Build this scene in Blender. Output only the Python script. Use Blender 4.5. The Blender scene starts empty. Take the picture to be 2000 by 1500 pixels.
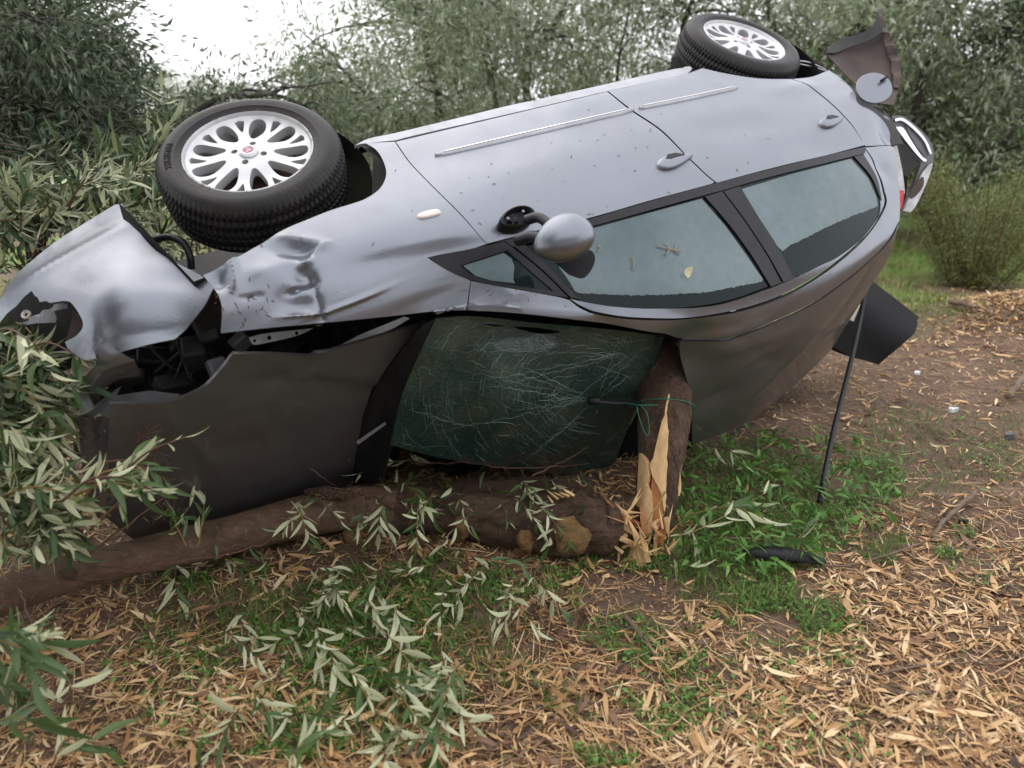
import bpy, math, random
import numpy as np
from mathutils import Vector, Matrix, geometry

random.seed(11)
rng = np.random.default_rng(11)
SC = bpy.context.scene
COL = SC.collection

# ---------------------------------------------------------------- camera, sky, sun, exposure
CAM_H, PITCH, FPX = 1.62, math.radians(20.0), 1450.0      # photo is 2000 x 1500 px
cam_d = bpy.data.cameras.new('camera')
cam_d.sensor_width = 36.0
cam_d.lens = 36.0 * FPX / 2000.0
cam_d.clip_start, cam_d.clip_end = 0.05, 400.0
cam_d.dof.use_dof = True
cam_d.dof.focus_distance = 2.9
cam_d.dof.aperture_fstop = 1.9
cam = bpy.data.objects.new('camera', cam_d)
COL.objects.link(cam)
cam.location = (0, 0, CAM_H)
cam.rotation_euler = (math.pi / 2 - PITCH, 0, 0)
SC.camera = cam

SUN_EL, SUN_AZ = math.radians(52), math.radians(-38)        # high, behind the cloud, beyond the car
world = bpy.data.worlds.new('World')
SC.world = world
world.use_nodes = True
wn = world.node_tree.nodes
wl = world.node_tree.links
bg = wn['Background']
sky = wn.new('ShaderNodeTexSky')
sky.sky_type = 'NISHITA'
sky.sun_disc = False
sky.sun_elevation = SUN_EL
sky.sun_rotation = SUN_AZ
sky.dust_density = 4.0
sky.air_density = 1.0
cloud = wn.new('ShaderNodeMix')
cloud.data_type = 'RGBA'
cloud.inputs[0].default_value = 0.86                         # overcast: a white deck over the blue
wl.new(sky.outputs[0], cloud.inputs[6])
cloud.inputs[7].default_value = (12.3, 12.45, 12.9, 1)
wl.new(cloud.outputs[2], bg.inputs[0])
bg.inputs[1].default_value = 0.10
sun_d = bpy.data.lights.new('sun', 'SUN')
sun_d.energy = 0.6
sun_d.angle = math.radians(65)
sun_d.color = (1.0, 0.96, 0.9)
sun = bpy.data.objects.new('sun', sun_d)
COL.objects.link(sun)
sun.rotation_euler = (math.pi / 2 - SUN_EL, 0, math.pi - SUN_AZ)
SC.view_settings.view_transform = 'Standard'
SC.view_settings.look = 'None'
SC.view_settings.gamma = 1.0
SC.view_settings.use_curve_mapping = False
SC.view_settings.exposure = 0.68

# ---------------------------------------------------------------- pixel <-> place
CR = np.array([1.0, 0, 0])
CU = np.array([0, math.sin(PITCH), math.cos(PITCH)])
CF = np.array([0, math.cos(PITCH), -math.sin(PITCH)])
CC = np.array([0, 0, CAM_H])
CMAT = np.stack([CR, CU, CF], 1)


def rays(uv):
    uv = np.atleast_2d(np.asarray(uv, float))
    return (np.outer((uv[:, 0] - 1000) / FPX, CR) + np.outer((750 - uv[:, 1]) / FPX, CU) + CF)


def at(u, v, depth):
    return CC + rays([(u, v)])[0] * depth


def project(P):
    q = (np.atleast_2d(P) - CC) @ CMAT
    return np.stack([1000 + FPX * q[:, 0] / q[:, 2], 750 - FPX * q[:, 1] / q[:, 2]], 1)


def ground_z(x, y):
    x = np.asarray(x, float)
    y = np.asarray(y, float)
    z = 0.012 * np.sin(2.1 * x + 0.7) * np.cos(1.7 * y) + 0.008 * np.sin(5.3 * x - 2.2 * y + 1) + 0.006 * np.cos(6.1 * y + 3.3 * x)
    z = z + 0.34 * np.exp(-(((x - 4.15) / 0.8) ** 2 + ((y - 5.5) / 0.75) ** 2))         # heap of dry leaves
    z = z + 0.03 * np.clip(y - 9, 0, 60)
    return z


def on_ground(u, v, h=0.0):
    d = rays([(u, v)])[0]
    s = (CAM_H - h) / -d[2]
    for _ in range(12):
        p = CC + d * s
        s = (CAM_H - h - float(ground_z(p[0], p[1]))) / -d[2]
    return CC + d * s


# ---------------------------------------------------------------- materials
def mat(name, base=(0.5, 0.5, 0.5), rough=0.6, metal=0.0, **kw):
    m = bpy.data.materials.new(name)
    m.use_nodes = True
    b = m.node_tree.nodes['Principled BSDF']
    b.inputs['Base Color'].default_value = (*base, 1)
    b.inputs['Roughness'].default_value = rough
    b.inputs['Metallic'].default_value = metal
    for k, v in kw.items():
        b.inputs[k.replace('_', ' ')].default_value = v
    return m


def nd(m, typ, **kw):
    n = m.node_tree.nodes.new(typ)
    for k, v in kw.items():
        setattr(n, k, v)
    return n


def lk(m, a, b):
    m.node_tree.links.new(a, b)


def bsdf(m):
    return m.node_tree.nodes['Principled BSDF']


def coords(m, kind='Object'):
    return nd(m, 'ShaderNodeTexCoord').outputs[kind]


def noise(m, scale, detail=4, rough=0.6, vec=None, dist=0.0):
    n = nd(m, 'ShaderNodeTexNoise')
    n.inputs['Scale'].default_value = scale
    n.inputs['Detail'].default_value = detail
    n.inputs['Roughness'].default_value = rough
    n.inputs['Distortion'].default_value = dist
    lk(m, vec if vec is not None else coords(m), n.inputs['Vector'])
    return n.outputs['Fac']


def ramp(m, fac, stops):
    r = nd(m, 'ShaderNodeValToRGB')
    e = r.color_ramp.elements
    while len(e) < len(stops):
        e.new(0.5)
    for el, (p, c) in zip(e, stops):
        el.position = p
        el.color = (*c, 1) if len(c) == 3 else c
    lk(m, fac, r.inputs[0])
    return r.outputs[0]


def mix(m, fac, a, b, blend='MIX'):
    n = nd(m, 'ShaderNodeMix', data_type='RGBA', blend_type=blend)
    for s, v in ((0, fac), (6, a), (7, b)):
        if hasattr(v, 'is_linked'):
            lk(m, v, n.inputs[s])
        else:
            n.inputs[s].default_value = v if s == 0 else (*v, 1)
    return n.outputs[2]


def maprange(m, v, a, b, c=0.0, d=1.0):
    n = nd(m, 'ShaderNodeMapRange')
    n.inputs[1].default_value, n.inputs[2].default_value = a, b
    n.inputs[3].default_value, n.inputs[4].default_value = c, d
    lk(m, v, n.inputs[0])
    return n.outputs[0]


def bump(m, h, strength=0.3, dist=0.01):
    n = nd(m, 'ShaderNodeBump')
    n.inputs['Strength'].default_value = strength
    n.inputs['Distance'].default_value = dist
    lk(m, h, n.inputs['Height'])
    lk(m, n.outputs[0], bsdf(m).inputs['Normal'])


def m_paint(name='silver_paint', mud_shade=0.0):
    m = mat(name, (0.215, 0.226, 0.256), 0.34, 0.93)
    b = bsdf(m)
    b.inputs['Coat Weight'].default_value = 0.4
    b.inputs['Coat Roughness'].default_value = 0.08
    v = coords(m)
    dirt = ramp(m, noise(m, 3.0, 8, 0.65, v), [(0.5, (0, 0, 0)), (0.72, (1, 1, 1))])
    fine = ramp(m, noise(m, 60, 4, 0.7, v), [(0.42, (0, 0, 0)), (0.7, (1, 1, 1))])
    mul = nd(m, 'ShaderNodeMath', operation='MULTIPLY')
    lk(m, dirt, mul.inputs[0])
    lk(m, fine, mul.inputs[1])
    mul2 = nd(m, 'ShaderNodeMath', operation='MULTIPLY')
    lk(m, mul.outputs[0], mul2.inputs[0])
    mul2.inputs[1].default_value = 0.35
    col = mix(m, mul2.outputs[0], (0.215, 0.226, 0.256), (0.2, 0.16, 0.12))
    if mud_shade:                                                   # soil splashes over a dark film that paints in the shade of down-facing panels
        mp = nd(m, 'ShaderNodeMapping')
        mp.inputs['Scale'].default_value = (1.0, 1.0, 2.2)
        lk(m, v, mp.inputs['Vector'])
        f1 = maprange(m, noise(m, 3.4, 9, .72, mp.outputs[0], 1.2), .25, .70, .5 * mud_shade, .9 * mud_shade)
        f2 = maprange(m, noise(m, 42, 6, .75, v), .54, .64, 0, mud_shade)
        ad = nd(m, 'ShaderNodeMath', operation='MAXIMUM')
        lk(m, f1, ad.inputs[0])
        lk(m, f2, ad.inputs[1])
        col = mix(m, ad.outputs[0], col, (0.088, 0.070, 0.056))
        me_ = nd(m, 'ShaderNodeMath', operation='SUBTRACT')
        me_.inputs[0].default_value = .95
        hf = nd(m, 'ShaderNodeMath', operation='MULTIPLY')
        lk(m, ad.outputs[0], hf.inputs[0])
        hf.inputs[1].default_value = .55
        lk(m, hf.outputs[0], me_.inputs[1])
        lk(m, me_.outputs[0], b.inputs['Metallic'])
    lk(m, col, b.inputs['Base Color'])
    vo = nd(m, 'ShaderNodeTexVoronoi')
    vo.inputs['Scale'].default_value = 95
    vo.inputs['Randomness'].default_value = 1.0
    lk(m, v, vo.inputs['Vector'])
    drop = maprange(m, vo.outputs['Distance'], 0.12, 0.34, 1.0, 0.0)
    mask = ramp(m, noise(m, 5.0, 3, 0.6, v), [(0.46, (0, 0, 0)), (0.6, (1, 1, 1))])
    mm = nd(m, 'ShaderNodeMath', operation='MULTIPLY')
    lk(m, drop, mm.inputs[0])
    lk(m, mask, mm.inputs[1])
    bump(m, mm.outputs[0], 0.25, 0.002)
    lk(m, maprange(m, noise(m, 7, 5, 0.6, v), 0.3, 0.7, 0.34, 0.46), b.inputs['Roughness'])
    return m


def m_noisy(name, c1, c2, scale, rough=0.6, metal=0.0, bs=0.3, bd=0.01, bscale=None, detail=6, **kw):
    m = mat(name, c1, rough, metal, **kw)
    v = coords(m)
    f = noise(m, scale, detail, 0.65, v)
    lk(m, mix(m, maprange(m, f, 0.3, 0.7), c1, c2), bsdf(m).inputs['Base Color'])
    if bs:
        bump(m, noise(m, bscale or scale * 3, detail, 0.65, v), bs, bd)
    return m


M = {}
M['paint'] = m_paint()
M['paint_mud_shade'] = m_paint('muddy_shaded_silver_paint', .85)  # soil film plus painted-in shade, for roof and bonnet
M['sill'] = m_noisy('weathered_silver_paint', (0.42, 0.43, 0.46), (0.3, 0.3, 0.32), 9, 0.45, 0.5, 0.1, 0.003, 60)
M['black'] = m_noisy('black_plastic', (0.009, 0.009, 0.011), (0.015, 0.015, 0.017), 30, 0.45, 0, 0.15, 0.002, 220)
M['trim'] = m_noisy('satin_black_trim', (0.011, 0.010, 0.013), (0.02, 0.018, 0.022), 14, 0.42, 0, 0.12, 0.002, 160)
M['dark'] = m_noisy('mottled_dark', (0.010, 0.010, 0.011), (0.03, 0.026, 0.022), 8, 0.7, 0, 0.3, 0.01, 40)  # near-black brown mottle for hidden parts and sheets behind openings
M['felt'] = m_noisy('black_felt', (0.004, 0.0038, 0.005), (0.008, 0.0075, 0.009), 40, 0.8, 0, 0.3, 0.003, 300)
M['chrome'] = mat('bright_metal_strip', (0.78, 0.79, 0.8), 0.18, 1.0)
M['galv'] = m_noisy('bare_metal_bracket', (0.5, 0.5, 0.52), (0.3, 0.28, 0.26), 25, 0.42, 0.8, 0.2, 0.003)
M['rubber'] = m_noisy('wet_tyre_rubber', (0.008, 0.008, 0.011), (0.030, 0.024, 0.021), 7, 0.5, 0, 0.25, 0.004, 90)
M['alloy'] = m_noisy('silver_alloy', (0.64, 0.64, 0.66), (0.54, 0.53, 0.52), 8, 0.36, 0.35, 0.0)
M['rust'] = m_noisy('rusty_disc', (0.12, 0.05, 0.028), (0.05, 0.035, 0.03), 18, 0.65, 0.4, 0.2, 0.003)
M['red'] = mat('red_lens', (0.55, 0.012, 0.018), 0.12)
M['badge'] = m_noisy('faded_red_enamel', (0.30, 0.09, 0.15), (0.38, 0.16, 0.24), 200, 0.2, 0.2, 0)
M['lamp'] = m_noisy('cloudy_lamp_lens', (0.72, 0.56, 0.48), (0.82, 0.76, 0.74), 60, 0.22, 0.1, 0)
M['grey_plastic'] = m_noisy('grey_plastic', (0.15, 0.15, 0.165), (0.09, 0.085, 0.085), 12, 0.42, 0.1, 0.1, 0.003)
M['brown_plastic'] = m_noisy('muddy_brown_plastic', (0.028, 0.021, 0.020), (0.075, 0.042, 0.03), 5, 0.6, 0, 0.25, 0.008, 30)

for k_ in ('trim', 'black', 'felt', 'rubber'):
    bsdf(M[k_]).inputs['Specular IOR Level'].default_value = 0.3


def m_glass(name, tint, rough=0.03):
    m = mat(name, tint, rough)
    b = bsdf(m)
    b.inputs['Transmission Weight'].default_value = 0.08
    b.inputs['IOR'].default_value = 1.5
    return m


M['glass'] = m_glass('dark_green_glass', (0.012, 0.02, 0.02))
bsdf(M['glass']).inputs['Specular IOR Level'].default_value = 0.12


def m_fog():
    """wet mist of droplets on the pane"""
    m = mat('misted_glass', (0.25, 0.33, 0.355), 0.22)
    v = coords(m)
    b = bsdf(m)
    f = noise(m, 2.2, 3, 0.5, v)
    lk(m, mix(m, maprange(m, f, 0.35, 0.65), (0.10, 0.15, 0.162), (0.155, 0.205, 0.215)), b.inputs['Base Color'])
    lk(m, maprange(m, noise(m, 26, 6, .7, v), .3, .7, .80, .97), b.inputs['Alpha'])
    bump(m, noise(m, 130, 3, 0.7, v), 0.25, 0.002)
    return m


M['fog'] = m_fog()


def m_screen():
    """laminated windscreen, crazed all over"""
    m = mat('shattered_laminated_glass', (0.012, 0.022, 0.02), 0.16)
    v = coords(m)
    b = bsdf(m)
    b.inputs['Specular IOR Level'].default_value = 0.6
    mp = nd(m, 'ShaderNodeMapping')
    mp.inputs['Rotation'].default_value = (0.4, 0.3, 0.5)
    mp.inputs['Scale'].default_value = (1.0, 2.3, 2.3)
    lk(m, v, mp.inputs['Vector'])
    add = None
    for sc, wd in ((13, 0.022), (30, 0.035), (62, 0.06)):
        vo = nd(m, 'ShaderNodeTexVoronoi', feature='DISTANCE_TO_EDGE')
        vo.inputs['Scale'].default_value = sc
        lk(m, mp.outputs[0], vo.inputs['Vector'])
        e = maprange(m, vo.outputs['Distance'], 0.0, wd, 1.0, 0.0)
        mk = maprange(m, noise(m, 3.5 + sc * 0.03, 3, 0.6, v), 0.42, 0.62, 0.0, 1.0)
        mu = nd(m, 'ShaderNodeMath', operation='MULTIPLY')
        lk(m, e, mu.inputs[0])
        lk(m, mk, mu.inputs[1])
        if add is None:
            add = mu.outputs[0]
        else:
            ad = nd(m, 'ShaderNodeMath', operation='MAXIMUM')
            lk(m, add, ad.inputs[0])
            lk(m, mu.outputs[0], ad.inputs[1])
            add = ad.outputs[0]
    haze = maprange(m, noise(m, 4.0, 8, 0.7, v), 0.45, 0.75, 0.0, 1.0)
    c0 = mix(m, haze, (0.010, 0.032, 0.027), (0.055, 0.075, 0.045))
    brown = maprange(m, noise(m, 2.6, 5, 0.7, v), 0.56, 0.72, 0.0, 1.0)
    c1 = mix(m, brown, c0, (0.075, 0.045, 0.025))
    lk(m, mix(m, add, c1, (0.07, 0.12, 0.105)), b.inputs['Base Color'])
    bump(m, add, 0.5, 0.004)
    return m


M['screen'] = m_screen()
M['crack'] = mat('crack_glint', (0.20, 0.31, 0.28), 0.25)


# ---------------------------------------------------------------- object helpers
def link(o, parent=None):
    COL.objects.link(o)
    if parent is not None:
        o.parent = parent
    return o


def new_mesh(name, V, F, mats, midx=None, smooth=True, sharp=None):
    me = bpy.data.meshes.new(name)
    V = np.asarray(V, dtype=np.float32)
    if len(F) and isinstance(F, np.ndarray) and F.ndim == 2:
        n, k = F.shape
        me.vertices.add(len(V))
        me.vertices.foreach_set('co', V.ravel())
        me.loops.add(n * k)
        me.loops.foreach_set('vertex_index', F.astype(np.int32).ravel())
        me.polygons.add(n)
        me.polygons.foreach_set('loop_start', np.arange(0, n * k, k, dtype=np.int32))
        me.update(calc_edges=True)
    else:
        me.from_pydata(V.tolist(), [], [tuple(int(i) for i in f) for f in F])
    for mm in (mats if isinstance(mats, (list, tuple)) else [mats]):
        me.materials.append(mm)
    if midx is not None:
        me.polygons.foreach_set('material_index', np.asarray(midx, dtype=np.int32))
    me.polygons.foreach_set('use_smooth', np.full(len(me.polygons), bool(smooth)))
    me.validate()
    me.update()
    if smooth and sharp:
        me.set_sharp_from_angle(angle=math.radians(sharp))
    return me


def obj(name, V, F, mats, parent=None, origin=None, **kw):
    """one mesh object; V in world metres, stored relative to ORIGIN (default: the parent's base)"""
    if origin is None:
        origin = BASE.get(parent.name, np.zeros(3)) if parent is not None else np.zeros(3)
    V = np.asarray(V, float) - origin
    o = bpy.data.objects.new(name, new_mesh(name, V, F, mats, **kw))
    link(o, parent)
    if parent is None:
        o.location = origin
    BASE[o.name] = np.asarray(origin, float)
    return o


BASE = {}


def empty(name, loc, parent=None):
    o = bpy.data.objects.new(name, None)
    o.empty_display_size = 0.2
    link(o, parent)
    if parent is None:
        o.location = loc
        BASE[o.name] = np.asarray(loc, float)
    else:
        BASE[o.name] = BASE[parent.name]
    return o


def tag(o, label, cat, group=None, kind=None):
    if label:
        o['label'] = label
    if cat:
        o['category'] = cat
    if group:
        o['group'] = group
    if kind:
        o['kind'] = kind
    return o


class MB:
    """collects pieces of one mesh"""
    def __init__(s):
        s.V, s.F, s.I, s.n = [], [], [], 0

    def add(s, V, F, mi=0):
        V = np.asarray(V, float)
        s.V.append(V)
        for f in F:
            s.F.append(tuple(int(i) + s.n for i in f))
            s.I.append(mi)
        s.n += len(V)
        return s

    def build(s, name, mats, parent=None, **kw):
        return obj(name, np.concatenate(s.V), s.F, mats, parent, midx=s.I, **kw)


def frame_along(P):
    P = np.asarray(P, float)
    T = np.gradient(P, axis=0)
    T /= np.linalg.norm(T, axis=1)[:, None] + 1e-12
    ref = np.array([0.0, 0, 1]) if abs(T[0][2]) < 0.9 else np.array([1.0, 0, 0])
    A = np.zeros_like(P)
    a = ref - T[0] * (ref @ T[0])
    for i in range(len(P)):
        a = a - T[i] * (a @ T[i])
        a /= np.linalg.norm(a) + 1e-12
        A[i] = a
    return T, A, np.cross(T, A)


def tube(P, rad, seg=10, wob=None, caps=True):
    P = np.asarray(P, float)
    rad = np.broadcast_to(np.asarray(rad, float), (len(P),))
    T, A, B = frame_along(P)
    th = np.linspace(0, 2 * math.pi, seg, endpoint=False)
    V = []
    for i in range(len(P)):
        r = rad[i] * (np.ones(seg) if wob is None else wob[i])
        V.append(P[i] + np.outer(r * np.cos(th), A[i]) + np.outer(r * np.sin(th), B[i]))
    V = np.concatenate(V)
    F = [(i * seg + j, i * seg + (j + 1) % seg, (i + 1) * seg + (j + 1) % seg, (i + 1) * seg + j) for i in range(len(P) - 1) for j in range(seg)]
    if caps:
        n = len(V)
        V = np.concatenate([V, P[:1], P[-1:]])
        F += [(n, (j + 1) % seg, j) for j in range(seg)]
        o = (len(P) - 1) * seg
        F += [(n + 1, o + j, o + (j + 1) % seg) for j in range(seg)]
    return V, F


def smooth_path(P, n):
    """Catmull-Rom through points, n samples"""
    P = np.asarray(P, float)
    if len(P) == 2:
        t = np.linspace(0, 1, n)[:, None]
        return P[0] * (1 - t) + P[1] * t
    Q = np.vstack([2 * P[0] - P[1], P, 2 * P[-1] - P[-2]])
    t = np.linspace(0, len(P) - 1 - 1e-9, n)
    i = t.astype(int)
    f = (t - i)[:, None]
    a, b, c, d = Q[i], Q[i + 1], Q[i + 2], Q[i + 3]
    return 0.5 * (2 * b + (c - a) * f + (2 * a - 5 * b + 4 * c - d) * f * f + (3 * b - a - 3 * c + d) * f ** 3)


def box(c, ax, half):
    """box with centre C, axes AX (3x3 columns), half sizes"""
    V, = (np.array([[sx * half[0], sy * half[1], sz * half[2]] for sx in (-1, 1) for sy in (-1, 1) for sz in (-1, 1)]),)
    V = V @ np.asarray(ax).T + c
    return V, [(0, 1, 3, 2), (4, 6, 7, 5), (0, 4, 5, 1), (2, 3, 7, 6), (0, 2, 6, 4), (1, 5, 7, 3)]


def round_box(c, ax, half, r, n=3):
    """box with rounded edges (superellipsoid-like grid)"""
    k = 2 + 2 * n
    V, F = [], []
    idx = {}
    half = np.asarray(half, float)
    inner = np.maximum(half - r, 1e-4)
    ts = np.concatenate([np.linspace(-1, -0.0, n + 1), np.linspace(0.0, 1, n + 1)])
    for axi in range(3):
        for sg in (-1, 1):
            u, w = (axi + 1) % 3, (axi + 2) % 3
            g = np.zeros((len(ts), len(ts)), int)
            for i, a in enumerate(ts):
                for j, b in enumerate(ts):
                    p = np.zeros(3)
                    cube = np.zeros(3)
                    cube[axi] = sg
                    cube[u], cube[w] = math.tan(a * math.pi / 4), math.tan(b * math.pi / 4)
                    d = cube / np.linalg.norm(cube)
                    corner = np.sign([sg if q == axi else ((-1 if i <= n else 1) if q == u else (-1 if j <= n else 1)) for q in range(3)])
                    p = corner * inner + d * r
                    key = tuple(np.round(p, 6))
                    if key not in idx:
                        idx[key] = len(V)
                        V.append(p)
                    g[i, j] = idx[key]
            for i in range(len(ts) - 1):
                for j in range(len(ts) - 1):
                    q = (g[i, j], g[i + 1, j], g[i + 1, j + 1], g[i, j + 1])
                    if sg < 0:
                        q = q[::-1]
                    if len(set(q)) >= 3:
                        F.append(tuple(dict.fromkeys(q)))
    return np.array(V) @ np.asarray(ax).T + c, F


def lathe(prof, c, axis, seg=48, ref=None):
    """prof: list of (offset along axis, radius)"""
    axis = np.asarray(axis, float) / np.linalg.norm(axis)
    ref = np.array([0.0, 0, 1]) if ref is None else ref
    a = ref - axis * (ref @ axis)
    a /= np.linalg.norm(a)
    b = np.cross(axis, a)
    th = np.linspace(0, 2 * math.pi, seg, endpoint=False)
    V = np.concatenate([c + axis * o + r * (np.outer(np.cos(th), a) + np.outer(np.sin(th), b)) for o, r in prof])
    F = [(i * seg + j, i * seg + (j + 1) % seg, (i + 1) * seg + (j + 1) % seg, (i + 1) * seg + j) for i in range(len(prof) - 1) for j in range(seg)]
    return V, F


def curve_outline(pts, step=7.0):
    """closed outline; points flagged (u, v, 'c') are corners, runs between corners are splines"""
    n = len(pts)
    cor = [i for i, p in enumerate(pts) if len(p) == 3]
    xy = np.array([p[:2] for p in pts], float)
    if not cor:
        P = np.vstack([xy[-2:], xy, xy[:3]])
        m = max(12, int(np.linalg.norm(np.diff(np.vstack([xy, xy[:1]]), axis=0), axis=1).sum() / step))
        full = smooth_path(P, m * 8)
        t = np.linspace(0, len(P) - 1, m * 8)
        return full[(t >= 2) & (t < 2 + n)][::8]
    out = []
    for k, i in enumerate(cor):
        j = cor[(k + 1) % len(cor)]
        run = [i]
        while True:
            run.append((run[-1] + 1) % n)
            if run[-1] == j:
                break
        seg = xy[run]
        L = np.linalg.norm(np.diff(seg, axis=0), axis=1).sum()
        out.append(smooth_path(seg, max(2, int(L / step) + 1))[:-1])
    return np.concatenate(out)


def inside(poly, q):
    x, y = q[:, 0], q[:, 1]
    r = np.zeros(len(q), bool)
    for (x1, y1), (x2, y2) in zip(poly, np.roll(poly, -1, axis=0)):
        c = ((y1 > y) != (y2 > y))
        with np.errstate(divide='ignore', invalid='ignore'):
            r ^= c & (x < (x2 - x1) * (y - y1) / (y2 - y1 + 1e-15) + x1)
    return r


def edge_dist(poly, q):
    d = np.full(len(q), 1e9)
    for a, b in zip(poly, np.roll(poly, -1, axis=0)):
        ab = b - a
        t = np.clip(((q - a) @ ab) / (ab @ ab + 1e-15), 0, 1)
        d = np.minimum(d, np.linalg.norm(q - a - t[:, None] * ab, axis=1))
    return d


def triangulate(poly, holes, g):
    """constrained triangulation of a polygon with holes and an inner grid of spacing g"""
    lo, hi = poly.min(0), poly.max(0)
    nx, ny = int((hi[0] - lo[0]) / g) + 2, int((hi[1] - lo[1]) / (g * 0.866)) + 2
    gx, gy = np.meshgrid(np.arange(nx), np.arange(ny))
    Q = np.stack([lo[0] + (gx + 0.5 * (gy % 2)) * g, lo[1] + gy * g * 0.866], -1).reshape(-1, 2)
    ok = inside(poly, Q) & (edge_dist(poly, Q) > g * 0.45)
    for h in holes:
        ok &= ~inside(h, Q) & (edge_dist(h, Q) > g * 0.45)
    Q = Q[ok]
    loops = [poly] + list(holes)
    pts, edges, k = [], [], 0
    for L in loops:
        pts.append(L)
        edges += [(k + i, k + (i + 1) % len(L)) for i in range(len(L))]
        k += len(L)
    pts.append(Q)
    allp = np.concatenate(pts)
    res = geometry.delaunay_2d_cdt([Vector(p) for p in allp], edges, [], 0, 1e-6)
    P = np.array([tuple(v) for v in res[0]])
    T = np.array([f for f in res[2] if len(f) == 3])
    cen = P[T].mean(1)
    keep = inside(poly, cen)
    for h in holes:
        keep &= ~inside(h, cen)
    return P, T[keep]


def solid(V, T, thick, N):
    """give a triangle sheet thickness: back face offset by -N*thick, rim walls"""
    n = len(V)
    e = {}
    for a, b, c in T:
        for q in ((a, b), (b, c), (c, a)):
            e[q] = e.get(q, 0) + 1
    bd = [q for q in e if (q[1], q[0]) not in e]
    VV = np.concatenate([V, V - N * thick])
    F = [tuple(t) for t in T] + [(t[2] + n, t[1] + n, t[0] + n) for t in T] + [(b, a, a + n, b + n) for a, b in bd]
    return VV, F


def vert_normals(V, T):
    N = np.zeros_like(V)
    fn = np.cross(V[T[:, 1]] - V[T[:, 0]], V[T[:, 2]] - V[T[:, 0]])
    for k in range(3):
        np.add.at(N, T[:, k], fn)
    return N / (np.linalg.norm(N, axis=1)[:, None] + 1e-12)


def sheet(name, outline, depth, material, parent=None, holes=(), g=14.0, thick=0.004, step=7.0, disp=None, sharp=35, **kw):
    """a panel that is no part of the car's shell: its outline was measured in the photograph, DEPTH gives the distance of each point"""
    poly = curve_outline(outline, step)
    hs = [curve_outline(h, step) for h in holes]
    P, T = triangulate(poly, hs, g)
    V = CC + rays(P) * np.asarray(depth(P))[:, None]
    N = vert_normals(V, T)
    sgn = np.sign(((CC - V) * N).sum(1).sum())
    if sgn < 0:
        T = T[:, ::-1]
        N = -N
    if disp is not None:
        V = V + N * disp(P)[:, None]
        N = vert_normals(V, T)
    VV, F = solid(V, T, thick, N)
    return obj(name, VV, F, material, parent, sharp=sharp, **kw)


def tps(ctrl):
    """smooth depth surface through control points (u, v, depth)"""
    c = np.array(ctrl, float)
    X = c[:, :2] / 100.0
    d = np.linalg.norm(X[:, None] - X[None], axis=2)
    K = np.where(d > 0, d * d * np.log(d + 1e-12), 0)
    n = len(c)
    A = np.zeros((n + 3, n + 3))
    A[:n, :n] = K + 1e-3 * np.eye(n)
    A[:n, n] = 1
    A[:n, n + 1:] = X
    A[n:, :n] = A[:n, n:].T
    w = np.linalg.solve(A, np.concatenate([c[:, 2], np.zeros(3)]))

    def f(uv):
        Y = np.atleast_2d(np.asarray(uv, float)) / 100.0
        dd = np.linalg.norm(Y[:, None] - X[None], axis=2)
        return np.where(dd > 0, dd * dd * np.log(dd + 1e-12), 0) @ w[:n] + w[n] + Y @ w[n + 1:]
    return f
# ---------------------------------------------------------------- the overturned car
# car frame: x forward, y towards its right-hand side, z towards its roof (metres, wheels hang out on their springs)
R_CAM = np.array([[-0.79925912, 0.17000902, 0.57643888], [-0.36562507, 0.62368102, -0.69089818], [-0.47697292, -0.76296718, -0.43632319]])
T_CAM = np.array([-0.17924215, 0.95004356, 3.94736826])
RW = CMAT @ R_CAM
TW = CC + CMAT @ T_CAM


def car2w(P):
    return np.atleast_2d(P) @ RW.T + TW


def w2car(P):
    return (np.atleast_2d(P) - TW) @ RW


XS = np.array([2.15, 1.9, 1.65, 1.3, 1.0, .75, .45, .1, -.35, -.8, -1.2, -1.5, -1.75, -1.95])[::-1]
_Y = [
    [.60] * 14,
    [.70, .76, .80, .81, .82, .82, .82, .82, .82, .82, .81, .80, .76, .70],
    [.73, .80, .84, .855, .86, .86, .86, .86, .86, .86, .855, .84, .79, .72],
    [.74, .81, .85, .875, .88, .88, .88, .88, .88, .88, .87, .85, .80, .72],
    [.74, .815, .86, .89, .90, .90, .90, .90, .90, .895, .885, .86, .81, .73],
    [.71, .79, .84, .875, .89, .89, .89, .89, .89, .885, .87, .845, .79, .71],
    [.66, .74, .79, .825, .845, .855, .862, .865, .86, .85, .81, .77, .72, .66],
    [.60, .69, .745, .78, .79, .80, .785, .77, .765, .77, .76, .73, .68, .62],
    [.52, .62, .69, .73, .75, .755, .72, .685, .665, .67, .69, .68, .63, .57],
    [.48, .57, .65, .69, .715, .715, .67, .635, .615, .63, .64, .62, .58, .53],
    [.43, .52, .60, .65, .70, .66, .61, .575, .545, .565, .58, .56, .52, .48],
    [.32] * 14,
    [0.0] * 14,
]
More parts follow.
